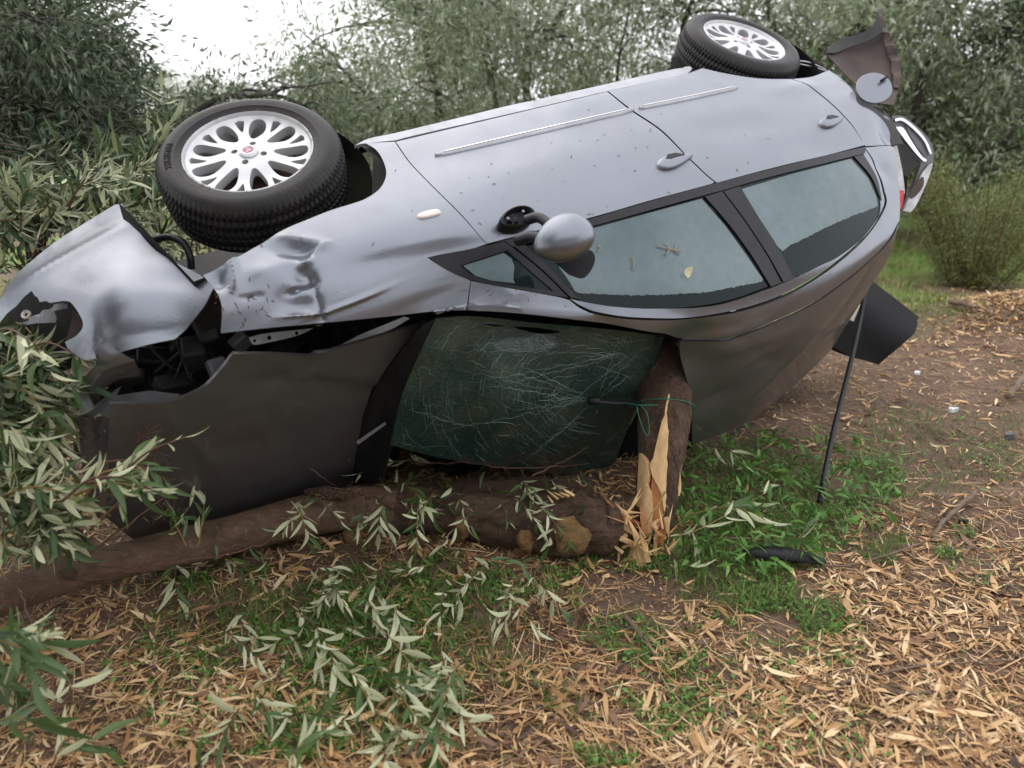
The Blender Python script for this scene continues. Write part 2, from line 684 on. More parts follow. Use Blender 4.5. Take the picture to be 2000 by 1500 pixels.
_Z = [
    [.33] * 14,
    [.40, .38, .36, .35, .348, .346, .348, .352, .358, .366, .385, .42, .46, .50],
    [.47, .46, .445, .44, .438, .437, .438, .442, .448, .456, .47, .50, .54, .58],
    [.60, .60, .60, .60, .60, .60, .60, .605, .61, .615, .62, .64, .66, .68],
    [.74, .77, .79, .80, .80, .80, .805, .815, .82, .825, .83, .84, .85, .86],
    [.83, .88, .915, .94, .955, .975, .985, 1.0, 1.015, 1.03, 1.045, 1.05, 1.05, 1.05],
    [.88, .94, .985, 1.02, 1.005, 1.055, 1.095, 1.12, 1.148, 1.175, 1.197, 1.20, 1.20, 1.20],
    [.92, .985, 1.03, 1.065, 1.07, 1.115, 1.20, 1.29, 1.34, 1.34, 1.30, 1.27, 1.25, 1.25],
    [.94, 1.005, 1.055, 1.095, 1.10, 1.17, 1.30, 1.455, 1.525, 1.50, 1.42, 1.36, 1.32, 1.32],
    [.945, 1.01, 1.065, 1.11, 1.135, 1.225, 1.365, 1.505, 1.565, 1.555, 1.49, 1.43, 1.38, 1.37],
    [.95, 1.015, 1.07, 1.12, 1.16, 1.27, 1.41, 1.535, 1.60, 1.60, 1.545, 1.49, 1.44, 1.42],
    [.965, 1.03, 1.09, 1.145, 1.25, 1.34, 1.46, 1.575, 1.64, 1.645, 1.60, 1.54, 1.48, 1.45],
    [.97, 1.04, 1.10, 1.16, 1.275, 1.365, 1.48, 1.59, 1.655, 1.66, 1.615, 1.555, 1.49, 1.46],
]
_Y = _Y + [[-a for a in r] for r in _Y[-2::-1]]
_Z = _Z + _Z[-2::-1]
NR = len(_Y)


def nat_spline(x, y, q):
    n = len(x)
    h = np.diff(x)
    A = np.zeros((n, n))
    r = np.zeros(n)
    A[0, 0] = A[-1, -1] = 1
    for i in range(1, n - 1):
        A[i, i - 1], A[i, i], A[i, i + 1] = h[i - 1], 2 * (h[i - 1] + h[i]), h[i]
        r[i] = 6 * ((y[i + 1] - y[i]) / h[i] - (y[i] - y[i - 1]) / h[i - 1])
    m = np.linalg.solve(A, r)
    i = np.clip(np.searchsorted(x, q) - 1, 0, n - 2)
    a, b = (x[i + 1] - q) / h[i], (q - x[i]) / h[i]
    return a * y[i] + b * y[i + 1] + ((a ** 3 - a) * m[i] + (b ** 3 - b) * m[i + 1]) * h[i] ** 2 / 6


XD = np.linspace(-2.1, 2.3, 1101)
YD = np.array([nat_spline(XS, np.array(r[::-1], float), XD) for r in _Y])
ZD = np.array([nat_spline(XS, np.array(r[::-1], float), XD) for r in _Z])


def shell(x, r):
    """point of the body shell at station X, girth R (0 = right underside ... 12 = roof centre ... 24 = left underside)"""
    x = np.asarray(x, float)
    r = np.clip(np.asarray(r, float), 0, NR - 1 - 1e-6)
    fx = np.clip((x - XD[0]) / (XD[1] - XD[0]), 0, len(XD) - 1.001)
    ix = fx.astype(int)
    tx = fx - ix
    k = r.astype(int)
    f = r - k
    w = np.array([-f + 2 * f * f - f ** 3, 2 - 5 * f * f + 3 * f ** 3, f + 4 * f * f - 3 * f ** 3, -f * f + f ** 3]) * 0.5
    Y = 0
    Z = 0
    for j in range(4):
        kk = np.clip(k + j - 1, 0, NR - 1)
        Y = Y + w[j] * (YD[kk, ix] * (1 - tx) + YD[kk, ix + 1] * tx)
        Z = Z + w[j] * (ZD[kk, ix] * (1 - tx) + ZD[kk, ix + 1] * tx)
    return np.stack([x, Y, Z], -1)


def shell_n(x, r):
    e = 2e-3
    a = shell(x + e, r) - shell(x - e, r)
    b = shell(x, np.clip(np.asarray(r) + .02, 0, NR - 1.001)) - shell(x, np.clip(np.asarray(r) - .02, 0, NR - 1.001))
    n = np.cross(a, b)
    n /= np.linalg.norm(n, axis=-1, keepdims=True) + 1e-12
    p = shell(x, r) - np.array([0, 0, .75])
    p[..., 0] = 0
    s = np.sign((n * p).sum(-1, keepdims=True))
    return n * np.where(s == 0, 1, s)


# girth coordinate with a roughly metric scale, for triangulating panels
_rr = np.linspace(0, NR - 1, 481)
_pm = shell(np.full(481, -.2), _rr)
_sm = np.concatenate([[0], np.cumsum(np.linalg.norm(np.diff(_pm, axis=0), axis=1))])


def r2s(r):
    return np.interp(r, _rr, _sm)


def s2r(s):
    return np.interp(s, _sm, _rr)


_gx, _gr = np.meshgrid(np.linspace(-2.05, 2.25, 431), np.linspace(0.0, 20, 401), indexing='ij')
_gp = shell(_gx, _gr)
_gw = car2w(_gp.reshape(-1, 3))
_gn = (shell_n(_gx, _gr).reshape(-1, 3)) @ RW.T
_face = ((CC - _gw) * _gn).sum(1) / np.linalg.norm(CC - _gw, axis=1)
_guv = project(_gw)


def on_shell(uv, rlim=(0, 20), xlim=(-2.05, 2.25)):
    """photo points -> (x, r) on the shell"""
    ok = (_face > -0.15) & (_gr.ravel() >= rlim[0]) & (_gr.ravel() <= rlim[1]) & (_gx.ravel() >= xlim[0]) & (_gx.ravel() <= xlim[1])
    I = np.where(ok)[0]
    out = []
    for p in np.atleast_2d(uv):
        d = ((_guv[I] - p) ** 2).sum(1)
        i = I[d.argmin()]
        q = np.array([_gx.ravel()[i], _gr.ravel()[i]])
        for _ in range(4):
            f0 = project(car2w(shell(q[:1], q[1:])))[0]
            fx = project(car2w(shell(q[:1] + 1e-3, q[1:])))[0]
            fr = project(car2w(shell(q[:1], q[1:] + 1e-3)))[0]
            J = np.stack([(fx - f0) / 1e-3, (fr - f0) / 1e-3], 1)
            A = J.T @ J + np.diag([30.0, 3.0])
            st = np.linalg.solve(A, J.T @ (p - f0))
            q = np.array([np.clip(q[0] + np.clip(st[0], -.05, .05), *xlim), np.clip(q[1] + np.clip(st[1], -.3, .3), *rlim)])
        out.append(q)
    return np.array(out)


def shell_pt(u, v, off=0.0, rlim=(0, 20)):
    q = on_shell([(u, v)], rlim)
    return car2w(shell(q[:, 0], q[:, 1]) + shell_n(q[:, 0], q[:, 1]) * off)[0]


CAR = empty('overturned_car', TW - np.array([0, 0, 1.2]))
tag(CAR, 'wrecked silver hatchback lying on its side and roof with wheels in the air', 'car')

DENTS = []


def dent_disp(xr):
    P = np.stack([xr[:, 0], r2s(xr[:, 1])], 1)
    d = np.zeros(len(P))
    for c, L, W, ang, dep, kind in DENTS:
        q = P - c
        ca, sa = math.cos(ang), math.sin(ang)
        a = (q[:, 0] * ca + q[:, 1] * sa) / L
        b = (-q[:, 0] * sa + q[:, 1] * ca) / W
        if kind == 'fold':                                    # sharp crease
            d += dep * np.exp(-(np.sqrt(b * b + .16) - .4) * 1.6) * np.exp(-a ** 4)
        elif kind == 'step':
            d += dep * np.tanh(b * 2) * np.exp(-a ** 4 - (b * .45) ** 4)
        else:
            d += dep * np.exp(-(a * a + b * b))
    return d


def panel(name, outline, material, parent=CAR, rlim=(0, 20), off=0.0, thick=0.012, g=0.03, inset=0.0003, holes=(), dents=True, step=7.0, sharp=40, xlim=(-2.05, 2.25), **kw):
    poly_px = curve_outline(outline, step)
    q = on_shell(poly_px, rlim, xlim)
    poly = np.stack([q[:, 0], r2s(q[:, 1])], 1)
    keep = [0]
    for i in range(1, len(poly)):
        if np.linalg.norm(poly[i] - poly[keep[-1]]) > 0.004:
            keep.append(i)
    if np.linalg.norm(poly[keep[-1]] - poly[0]) < 0.004:
        keep.pop()
    poly = poly[keep]
    if inset:
        a = poly - np.roll(poly, 1, 0)
        b = np.roll(poly, -1, 0) - poly
        na = np.stack([-a[:, 1], a[:, 0]], 1) / (np.linalg.norm(a, axis=1)[:, None] + 1e-9)
        nb = np.stack([-b[:, 1], b[:, 0]], 1) / (np.linalg.norm(b, axis=1)[:, None] + 1e-9)
        m = na + nb
        m /= np.linalg.norm(m, axis=1)[:, None] + 1e-9
        area = 0.5 * (poly[:, 0] * np.roll(poly[:, 1], -1) - np.roll(poly[:, 0], -1) * poly[:, 1]).sum()
        poly = poly + m * inset * (1 if area > 0 else -1)
    hs = []
    for h in holes:
        hq = on_shell(curve_outline(h, step), rlim, xlim)
        hs.append(np.stack([hq[:, 0], r2s(hq[:, 1])], 1))
    P, T = triangulate(poly, hs, g)
    x, r = P[:, 0], s2r(P[:, 1])
    N = shell_n(x, r)
    o = np.full(len(x), off, float)
    if dents:
        o = o + dent_disp(np.stack([x, r], 1))
    V = shell(x, r) + N * o[:, None]
    V, N = car2w(V), N @ RW.T
    s = (np.cross(V[T[:, 1]] - V[T[:, 0]], V[T[:, 2]] - V[T[:, 0]]) * N[T[:, 0]]).sum(1)
    T = np.where(s[:, None] < 0, T[:, ::-1], T)
    VV, F = solid(V, T, thick, N)
    return obj(name, VV, F, material, parent, sharp=sharp, **kw)


def dent(u, v, L, W, ang, dep, kind='bowl', rlim=(0, 12)):
    q = on_shell([(u, v)], rlim)[0]
    DENTS.append((np.array([q[0], float(r2s(q[1]))]), L, W, ang, dep, kind))


# ---- dents of the crumpled wing: creases run between two points of the panel
def crease(a, b, W, dep, kind='bowl', rlim=(0, 12)):
    q = on_shell([a, b], rlim)
    P = np.stack([q[:, 0], r2s(q[:, 1])], 1)
    d = P[1] - P[0]
    DENTS.append(((P[0] + P[1]) / 2, max(np.linalg.norm(d) * .55, .01), W, math.atan2(d[1], d[0]), dep, kind))


crease((800, 492), (655, 528), .05, -.014)
crease((548, 462), (625, 474), .022, .014, 'fold')
crease((535, 482), (618, 494), .036, -.024)
dent(594, 536, .032, .045, 0, -.028)
dent(598, 512, .030, .016, 0.2, .014)
crease((606, 500), (640, 474), .020, .014, 'fold')
crease((565, 572), (616, 549), .012, -.020, 'fold')
crease((548, 578), (605, 602), .045, -.020)
crease((550, 618), (632, 612), .016, .010, 'fold')
crease((608, 548), (634, 632), .008, -.010, 'fold')
crease((450, 498), (463, 562), .014, .016, 'fold')
dent(425, 548, .030, .05, 0, -.022)
crease((468, 582), (512, 576), .010, -.010, 'fold')
crease((500, 520), (545, 545), .05, .012)
dent(690, 590, .12, .03, 0, .008)
dent(1440, 245, .22, .07, -.1, -.010)
dent(1600, 290, .22, .05, -.05, -.012)
dent(1180, 640, .10, .03, 0, -.012)
dent(1010, 585, .06, .02, 0, .006)
dent(1345, 700, .12, .14, 0.2, -.05, 'bowl', (9, 20))
dent(1420, 655, .20, .025, 0.1, .012, 'fold', (8, 20))
dent(1450, 740, .30, .10, 0.5, -.012, 'bowl', (9, 20))
dent(1580, 640, .18, .16, -.4, .012, 'bowl', (9, 20))
dent(1500, 700, .4, .03, -.7, -.006, 'fold', (9, 20))
crease((1370, 690), (1560, 640), .035, .016, 'fold', (9, 20))
crease((1400, 760), (1520, 690), .03, -.014, 'fold', (9, 20))
crease((1360, 800), (1440, 760), .06, -.03, 'bowl', (9, 20))
crease((1480, 770), (1600, 640), .02, .010, 'fold', (9, 20))
crease((1620, 640), (1700, 520), .03, -.010, 'fold', (9, 20))
crease((1250, 385), (1420, 335), .05, -.006)
dent(1560, 170, .14, .05, 0, .012)
dent(1735, 265, .06, .05, 0, -.02)
dent(1725, 330, .05, .10, 0.3, -.012)

# ---- outlines measured in the photograph (2000 x 1500)
ARCH_F = [(712, 279), (735, 293), (750, 318), (754, 343), (742, 368), (716, 387), (690, 397), (645, 411), (600, 429), (558, 447), (500, 481), (455, 508), (396, 535)]
panel('sill', [(692, 284, 'c'), (722, 270), (770, 260), (900, 229), (1150, 168), (1338, 126, 'c'), (1352, 133), (1342, 144, 'c'), (1200, 175), (1000, 221), (820, 262), (772, 274, 'c'), (712, 280)], M['sill'], rlim=(0, 4), g=.04)
fender = panel('fender', [(396, 536, 'c'), (420, 565), (433, 600), (431, 651, 'c'), (520, 641), (640, 630), (760, 618), (850, 608), (911, 606, 'c'), (919, 548, 'c'),
    (880, 531), (848, 512), (835, 503, 'c'), (862, 497), (920, 486), (952, 476, 'c'), (944, 470), (900, 420), (840, 360), (800, 318), (771, 277, 'c')] + [(ARCH_F[0][0], ARCH_F[0][1], 'c')] + ARCH_F[1:-1] , M['paint'], rlim=(.9, 11), g=.0095, thick=.004)
fender['label'] = 'crumpled silver front wing'
door_f = panel('front_door', [(773, 277, 'c'), (1000, 223), (1186, 179, 'c'), (1232, 216), (1292, 257), (1346, 311), (1385, 345), (1398, 356, 'c'), (1280, 388), (1160, 423), (1050, 450), (954, 475, 'c'), (945, 470), (902, 420), (842, 360), (802, 318)], M['paint'], rlim=(.9, 8), g=.03)
door_r = panel('rear_door', [(1188, 178, 'c'), (1345, 143, 'c'), (1372, 133, 'c'), (1420, 144), (1480, 153), (1545, 155, 'c'), (1602, 186), (1656, 236), (1690, 283, 'c'), (1600, 305), (1500, 330), (1401, 356, 'c'), (1348, 310), (1294, 255), (1234, 214)], M['paint'], rlim=(.9, 8), g=.03)
panel('rear_quarter_panel', [(1547, 155, 'c'), (1585, 150), (1619, 137, 'c'), (1645, 155), (1668, 180), (1676, 202), (1702, 216), (1728, 236), (1742, 258), (1744, 281, 'c'), (1718, 284), (1691, 285, 'c'), (1658, 236), (1604, 185)], M['paint'], rlim=(.9, 9), g=.02)
panel('side_frame', [(920, 549, 'c'), (1000, 564), (1085, 579), (1112, 586, 'c'), (1135, 603), (1170, 615), (1250, 625), (1370, 623), (1500, 593), (1600, 541), (1685, 471), (1729, 406), (1727, 370), (1712, 322), (1690, 288, 'c'), (1744, 283, 'c'), (1752, 330), (1758, 390), (1757, 430, 'c'), (1735, 468), (1700, 506), (1640, 555), (1560, 604), (1450, 651), (1385, 669), (1335, 671, 'c'), (1300, 654, 'c'), (1200, 637), (1100, 622), (1000, 611), (913, 606, 'c')], M['paint'], rlim=(5.5, 12.5), g=.022, thick=.02)
panel('door_frame', [(1113, 583, 'c'), (1135, 588), (1200, 599), (1290, 603), (1400, 597), (1505, 564, 'c'), (1551, 545, 'c'), (1600, 520), (1640, 500), (1690, 460), (1717, 421), (1720, 388), (1712, 345), (1686, 300, 'c'), (1692, 292, 'c'), (1710, 322), (1724, 370), (1725, 406), (1682, 468), (1598, 536), (1498, 588), (1370, 618), (1250, 620), (1172, 610), (1137, 598)], M['paint'], rlim=(5.5, 11), g=.02, thick=.02, off=-.002)
roof = panel('roof', [(1337, 679, 'c'), (1385, 673), (1450, 656), (1560, 609), (1640, 559), (1700, 511), (1737, 473), (1757, 433, 'c'), (1737, 500), (1700, 560), (1650, 640), (1600, 714), (1530, 775), (1450, 830), (1400, 851), (1352, 868, 'c'), (1351, 800), (1345, 740)], M['paint_mud_shade'], rlim=(9, 17.5), g=.035, thick=.01)
roof['label'] = 'dented roof pushed against the broken trunk'

# ---- glazing and black trim
panel('belt_strip', [(956, 477, 'c'), (1050, 453), (1160, 426), (1280, 391), (1400, 358), (1500, 333), (1600, 308), (1690, 287, 'c'), (1688, 300, 'c'), (1600, 322), (1500, 347), (1400, 375), (1280, 408), (1160, 441), (1001, 482, 'c'), (986, 471, 'c')], M['trim'], rlim=(5, 8), g=.03, off=.004, inset=0, dents=False)
FR = [(1010, 486, 'c'), (1160, 442), (1280, 410), (1374, 384, 'c'), (1422, 440), (1467, 500), (1503, 559, 'c'), (1440, 582), (1380, 596), (1290, 603), (1200, 599), (1134, 586, 'c'), (1085, 535)]
panel('front_side_window', FR, M['glass'], door_f, rlim=(5, 10), off=-.006, thick=.005, inset=0, dents=False)
RR = [(1445, 363, 'c'), (1550, 334), (1666, 306, 'c'), (1700, 345), (1719, 385), (1718, 418), (1690, 460), (1640, 500), (1550, 543, 'c'), (1518, 480), (1483, 425)]
panel('rear_side_window', RR, M['glass'], door_r, rlim=(5, 10), off=-.006, thick=.005, inset=0, dents=False)


def ragged(a, b, n, amp, seed):
    r = np.random.default_rng(seed)
    out = []
    for i in range(1, n):
        t = i / n
        out.append((a[0] + (b[0] - a[0]) * t + r.normal(0, amp * .4), a[1] + (b[1] - a[1]) * t + r.normal(0, amp)))
    return out


def corners(pts):
    return [(p[0], p[1], 'c') for p in pts]


fogf = [(1092, 520), (1160, 445), (1280, 412), (1372, 387), (1418, 440), (1460, 498), (1492, 545)] + ragged((1492, 549), (1380, 571), 34, .8, 1) + ragged((1380, 571), (1250, 577), 38, .8, 2) + ragged((1250, 577), (1128, 572), 38, .7, 3) + [(1124, 568), (1110, 545)]
fg = panel('condensation', corners(fogf), M['fog'], door_f, rlim=(5, 10), off=-.0045, thick=.0008, inset=0, dents=False, step=40)
fogr = [(1450, 368), (1550, 338), (1663, 309), (1697, 347), (1714, 385), (1716, 402)] + ragged((1716, 402), (1640, 432), 22, .6, 4) + ragged((1640, 432), (1590, 456), 16, .6, 5) + ragged((1590, 456), (1538, 482), 16, .6, 6) + [(1530, 490), (1518, 478), (1484, 424)]
panel('condensation', corners(fogr), M['fog'], door_r, rlim=(5, 10), off=-.0045, thick=.0008, inset=0, dents=False, step=40)
panel('pillar_trim', [(1376, 384, 'c'), (1410, 374, 'c'), (1452, 430), (1495, 495), (1526, 552, 'c'), (1505, 560, 'c'), (1468, 500), (1424, 440)], M['trim'], door_f, rlim=(5, 10), off=.002, inset=0.001, dents=False)
panel('pillar_trim', [(1412, 374, 'c'), (1444, 364, 'c'), (1482, 426), (1517, 480), (1550, 545, 'c'), (1529, 551, 'c'), (1497, 495), (1454, 430)], M['trim'], door_r, rlim=(5, 10), off=.003, inset=0.001, dents=False)
panel('pillar_trim', [(1668, 305, 'c'), (1686, 300, 'c'), (1712, 345), (1722, 388), (1719, 385), (1702, 345)], M['trim'], door_r, rlim=(5, 10), off=.0, inset=0, dents=False, g=.02)
panel('quarter_window_frame', [(836, 503, 'c'), (862, 498), (985, 472, 'c'), (1000, 482), (1060, 531), (1111, 582, 'c'), (1060, 575), (980, 560), (919, 547), (872, 527)], M['trim'], CAR, rlim=(5, 10), off=.002, inset=0.001, g=.02, dents=False,
      holes=[[(898, 519, 'c'), (990, 489, 'c'), (1030, 525), (1081, 569, 'c'), (1000, 557), (930, 541)]])
panel('quarter_window', [(890, 517, 'c'), (992, 485, 'c'), (1034, 525), (1088, 573, 'c'), (1000, 561), (926, 543)], M['glass'], CAR, rlim=(5, 10), off=-.004, thick=.004, inset=0, g=.02, dents=False)
panel('condensation', corners([(905, 519), (984, 494), (1000, 505), (1005, 520), (1003, 545), (1006, 553), (960, 548), (930, 539)]), M['fog'], CAR, rlim=(5, 10), off=-.0025, thick=.0006, inset=0, g=.02, dents=False)
panel('window_divider', [(1002, 481, 'c'), (1026, 479, 'c'), (1078, 530), (1131, 585, 'c'), (1114, 583, 'c'), (1062, 531)], M['trim'], CAR, rlim=(5, 10), off=.006, inset=0.001, g=.02, dents=False)


def strip(name, path, w, hgt, material, parent=CAR, rlim=(1, 8), n=40, taper=True):
    """raised moulding along a line on the shell, half round in section"""
    q = on_shell(smooth_path([p[:2] for p in path], n), rlim)
    c = car2w(shell(q[:, 0], q[:, 1]))
    N = shell_n(q[:, 0], q[:, 1]) @ RW.T
    T = np.gradient(c, axis=0)
    T /= np.linalg.norm(T, axis=1)[:, None]
    B = np.cross(N, T)
    prof = [(-1, -.25), (-.85, .55), (-.4, .95), (.4, .95), (.85, .55), (1, -.25)]
    V = []
    for i in range(n):
        f = 1.0
        if taper:
            f = min(1, .35 + min(i, n - 1 - i) / 3)
        V += [c[i] + B[i] * (a * w * f) + N[i] * (b * hgt) for a, b in prof]
    k = len(prof)
    F = [(i * k + j, i * k + (j + 1) % k, (i + 1) * k + (j + 1) % k, (i + 1) * k + j) for i in range(n - 1) for j in range(k)]
    F += [tuple(range(k))[::-1], tuple((n - 1) * k + j for j in range(k))]
    return obj(name, V, F, material, parent, sharp=50)


strip('rubbing_strip', [(850, 304), (950, 282), (1100, 247), (1238, 215)], .012, .009, M['sill'], door_f)
strip('chrome_insert', [(866, 301), (950, 281), (1100, 246), (1234, 215)], .0045, .0125, M['chrome'], door_f)
strip('rubbing_strip', [(1248, 212), (1340, 194), (1440, 172)], .011, .009, M['sill'], door_r)
strip('chrome_insert', [(1252, 211), (1340, 193), (1434, 173)], .0045, .0125, M['chrome'], door_r)


def handle(u, v, parent, ang, sc):
    """door handle: flared dish with a dark finger pocket and a grip across it"""
    c = shell_pt(u, v, 0.0)
    q = on_shell([(u, v)])
    N = (shell_n(q[:, 0], q[:, 1]) @ RW.T)[0]
    X = RW[:, 0] - N * (RW[:, 0] @ N)
    X /= np.linalg.norm(X)
    Z = np.cross(N, X)
    X, Z = X * math.cos(ang) + Z * math.sin(ang), -X * math.sin(ang) + Z * math.cos(ang)
    n, V, F = 40, [], []
    rings = [(1.0, -.002), (.97, .009), (.86, .016), (.70, .018), (.0, .02)]
    for f, h in rings:
        for k in range(n):
            t = 2 * math.pi * k / n
            w = .021 + .012 * math.cos(t)
            V.append(c + X * (.073 * f * math.cos(t) * sc) + Z * (w * f * math.sin(t) * sc) + N * h)
    for i in range(len(rings) - 1):
        F += [(i * n + j, i * n + (j + 1) % n, (i + 1) * n + (j + 1) % n, (i + 1) * n + j) for j in range(n)]
    h = obj('door_handle', V, F, M['paint'], parent, sharp=60)
    sd = -1.0 if Z[2] < 0 else 1.0
    pk = [(-.035, .004), (.02, .004), (.036, .012), (.02, .022), (-.01, .019)]
    V = [c + X * (a * sc) + Z * (sd * b * sc) + N * .0205 for a, b in pk] + [c + X * (a * sc * .9) + Z * (sd * b * sc * .9) + N * .0125 for a, b in pk]
    k = len(pk)
    obj('finger_pocket', V, [tuple(range(k))] + [(i, (i + 1) % k, k + (i + 1) % k, k + i) for i in range(k)], M['black'], h, smooth=False)


handle(1319, 316, door_f, 0.0, 1.35)
handle(1624, 239, door_r, 0.0, 1.25)


def blob(name, u, v, L, W, H, material, parent, ang=0.0, rlim=(0, 12), n=24):
    c = shell_pt(u, v, 0, rlim)
    q = on_shell([(u, v)], rlim)
    N = (shell_n(q[:, 0], q[:, 1]) @ RW.T)[0]
    X = RW[:, 0] - N * (RW[:, 0] @ N)
    X /= np.linalg.norm(X)
    Z = np.cross(N, X)
    X, Z = X * math.cos(ang) + Z * math.sin(ang), -X * math.sin(ang) + Z * math.cos(ang)
    V, F = [], []
    rs = [(1, -.1), (.98, .4), (.85, .8), (.55, .97), (.2, 1)]
    for f, h in rs:
        for k in range(n):
            t = 2 * math.pi * k / n
            V.append(c + X * L * f * np.sign(math.cos(t)) * abs(math.cos(t)) ** .7 + Z * W * f * np.sign(math.sin(t)) * abs(math.sin(t)) ** .7 + N * H * h)
    for i in range(len(rs) - 1):
        F += [(i * n + j, i * n + (j + 1) % n, (i + 1) * n + (j + 1) % n, (i + 1) * n + j) for j in range(n)]
    F.append(tuple((len(rs) - 1) * n + j for j in range(n)))
    return obj(name, V, F, material, parent, sharp=60)


blob('side_marker_lamp', 838, 419, .043, .014, .009, M['lamp'], fender, -.05)

# ---- inner shell, far side, underbody: everything that keeps the wreck from being an empty skin
def shell_grid(name, x0, x1, r0, r1, nx, nr, off, material, skip=None, parent=CAR):
    gx, gr = np.meshgrid(np.linspace(x0, x1, nx), np.linspace(r0, r1, nr), indexing='ij')
    P = shell(gx, gr) + shell_n(gx, gr) * off
    F = []
    for i in range(nx - 1):
        for j in range(nr - 1):
            c = P[i:i + 2, j:j + 2].reshape(-1, 3).mean(0)
            if skip is not None and skip(c, gr[i, j]):
                continue
            F.append((i * nr + j, i * nr + j + 1, (i + 1) * nr + j + 1, (i + 1) * nr + j))
    return obj(name, car2w(P.reshape(-1, 3)), F, material, parent)


def arch_skip(c, r):
    return (abs(c[0] - 1.30) < .40 and c[2] < .80 and r < 6) or (abs(c[0] + 1.24) < .44 and c[2] < .72 and r < 6) or c[0] > 0.92


shell_grid('inner_frame', 1.7, -1.62, 0.8, 5.95, 90, 34, -.022, M['dark'], arch_skip)
shell_grid('far_side_body', 1.6, -1.75, 14.0, 23.0, 60, 40, 0, M['paint'], lambda c, r: (abs(c[0] - 1.3) < .38 and c[2] < .7) or (abs(c[0] + 1.3) < .38 and c[2] < .7) or (c[0] > .0 and r < 15.5))
ug, uf = np.meshgrid(np.linspace(1.75, -1.7, 50), np.linspace(-.80, .80, 24), indexing='ij')
uz = .34 + .05 * np.cos(uf * 9) * (np.abs(uf) < .5) + .03 * np.sin(ug * 7) + np.where((np.abs(uf) > .5) & ((np.abs(ug - 1.3) < .4) | (np.abs(ug + 1.25) < .42)), .45, 0)
obj('underbody', car2w(np.stack([ug, uf, uz], -1).reshape(-1, 3)), [(i * 24 + j, i * 24 + j + 1, (i + 1) * 24 + j + 1, (i + 1) * 24 + j) for i in range(49) for j in range(23)], M['dark'], CAR)

# cabin: dashboard, wheel, seats seen dimly through the broken screen
mb = MB()
AX = RW.copy()
mb.add(*round_box(car2w([.62, 0, .98])[0], AX, (.20, .68, .13), .08))
mb.add(*round_box(car2w([.42, .36, .90])[0], AX, (.14, .30, .12), .06))
obj_d = mb.build('dashboard', [M['felt']], CAR, sharp=50)
for sy in (.36, -.36):
    mb = MB()
    mb.add(*round_box(car2w([-.42, sy, 1.02])[0], AX, (.08, .23, .33), .07))
    mb.add(*round_box(car2w([-.12, sy, .66])[0], AX, (.27, .24, .09), .07))
    mb.add(*round_box(car2w([-.50, sy, 1.40])[0], AX, (.05, .12, .09), .045))
    st = mb.build('seat', [M['felt']], CAR, sharp=50)
th = np.linspace(0, 2 * math.pi, 41)
wc = np.array([.30, -.36, 1.02])
wa = np.array([-.85, 0, .52])
wu, wv = np.array([0, 1.0, 0]), np.cross(wa, [0, 1.0, 0])
ring = wc + .185 * (np.outer(np.cos(th), wu) + np.outer(np.sin(th), wv))
mb = MB()
mb.add(*tube(car2w(ring), .015, 8, caps=False))
mb.add(*tube(car2w([wc + .18 * wu, wc - .18 * wu]), .016, 8))
mb.add(*lathe([(0, .085), (.03, .08), (.045, .05), (.05, .0)], car2w(wc)[0], RW @ wa, 24))
sw = mb.build('steering_wheel', [M['black']], CAR, sharp=50)
mb = MB()
mb.add(*lathe([(.05, .024), (.055, .024), (.055, .019), (.05, .019)], car2w(wc)[0], RW @ wa, 24))
mb.add(*box(car2w(wc + wa * .053)[0], RW, (.003, .010, .003)))
mb.build('wheel_emblem', [M['chrome']], sw)

# ---- windscreen
ws_out = [(852, 622, 'c'), (930, 618), (1060, 633), (1200, 645), (1297, 658, 'c'), (1284, 700), (1262, 765), (1228, 845), (1192, 928, 'c'), (1100, 925), (1000, 915), (880, 900), (762, 870, 'c'), (785, 775), (820, 690)]
hole = [(1000, 639, 'c'), (1030, 640), (1060, 643), (1102, 651, 'c'), (1080, 654), (1050, 652), (1022, 645)]
hole2 = [(935, 631, 'c'), (965, 634), (995, 638, 'c'), (965, 638)]


def ws_depth(uv):
    """the screen slopes from the scuttle to the roof rail and is pushed in where the trunk struck"""
    return WS(uv)


ctrl = []
for (u, v, zc) in [(852, 622, 1.10), (1060, 633, 1.22), (1297, 658, 1.40), (1192, 928, 1.47), (762, 870, 1.13), (975, 900, 1.32), (1000, 770, 1.32), (820, 740, 1.14), (1240, 800, 1.47), (900, 680, 1.17)]:
    d = rays([(u, v)])[0]
    o = w2car(CC)[0]
    k = RW.T @ d
    ctrl.append((u, v, (zc - o[2]) / k[2]))
WS = tps(ctrl)


def ws_disp(P):
    r = np.random.default_rng(5)
    d = np.zeros(len(P))
    for _ in range(60):
        c = np.array([r.uniform(760, 1290), r.uniform(625, 920)])
        s = r.uniform(18, 60)
        d += r.normal(0, .0028) * np.exp(-(((P - c) / s) ** 2).sum(1))
    d -= .03 * np.exp(-(((P - np.array([1180, 790])) / 90) ** 2).sum(1))
    d -= .02 * np.exp(-(((P - np.array([1050, 655])) / np.array([90, 25])) ** 2).sum(1))
    return d


screen = sheet('windscreen', ws_out, ws_depth, M['screen'], CAR, holes=[hole, hole2], g=11, thick=.006, disp=ws_disp, sharp=60)
screen['label'] = 'shattered windscreen crazed with cracks and torn along the pillar'

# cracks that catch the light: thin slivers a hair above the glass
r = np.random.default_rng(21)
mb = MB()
poly_ws = curve_outline(ws_out)


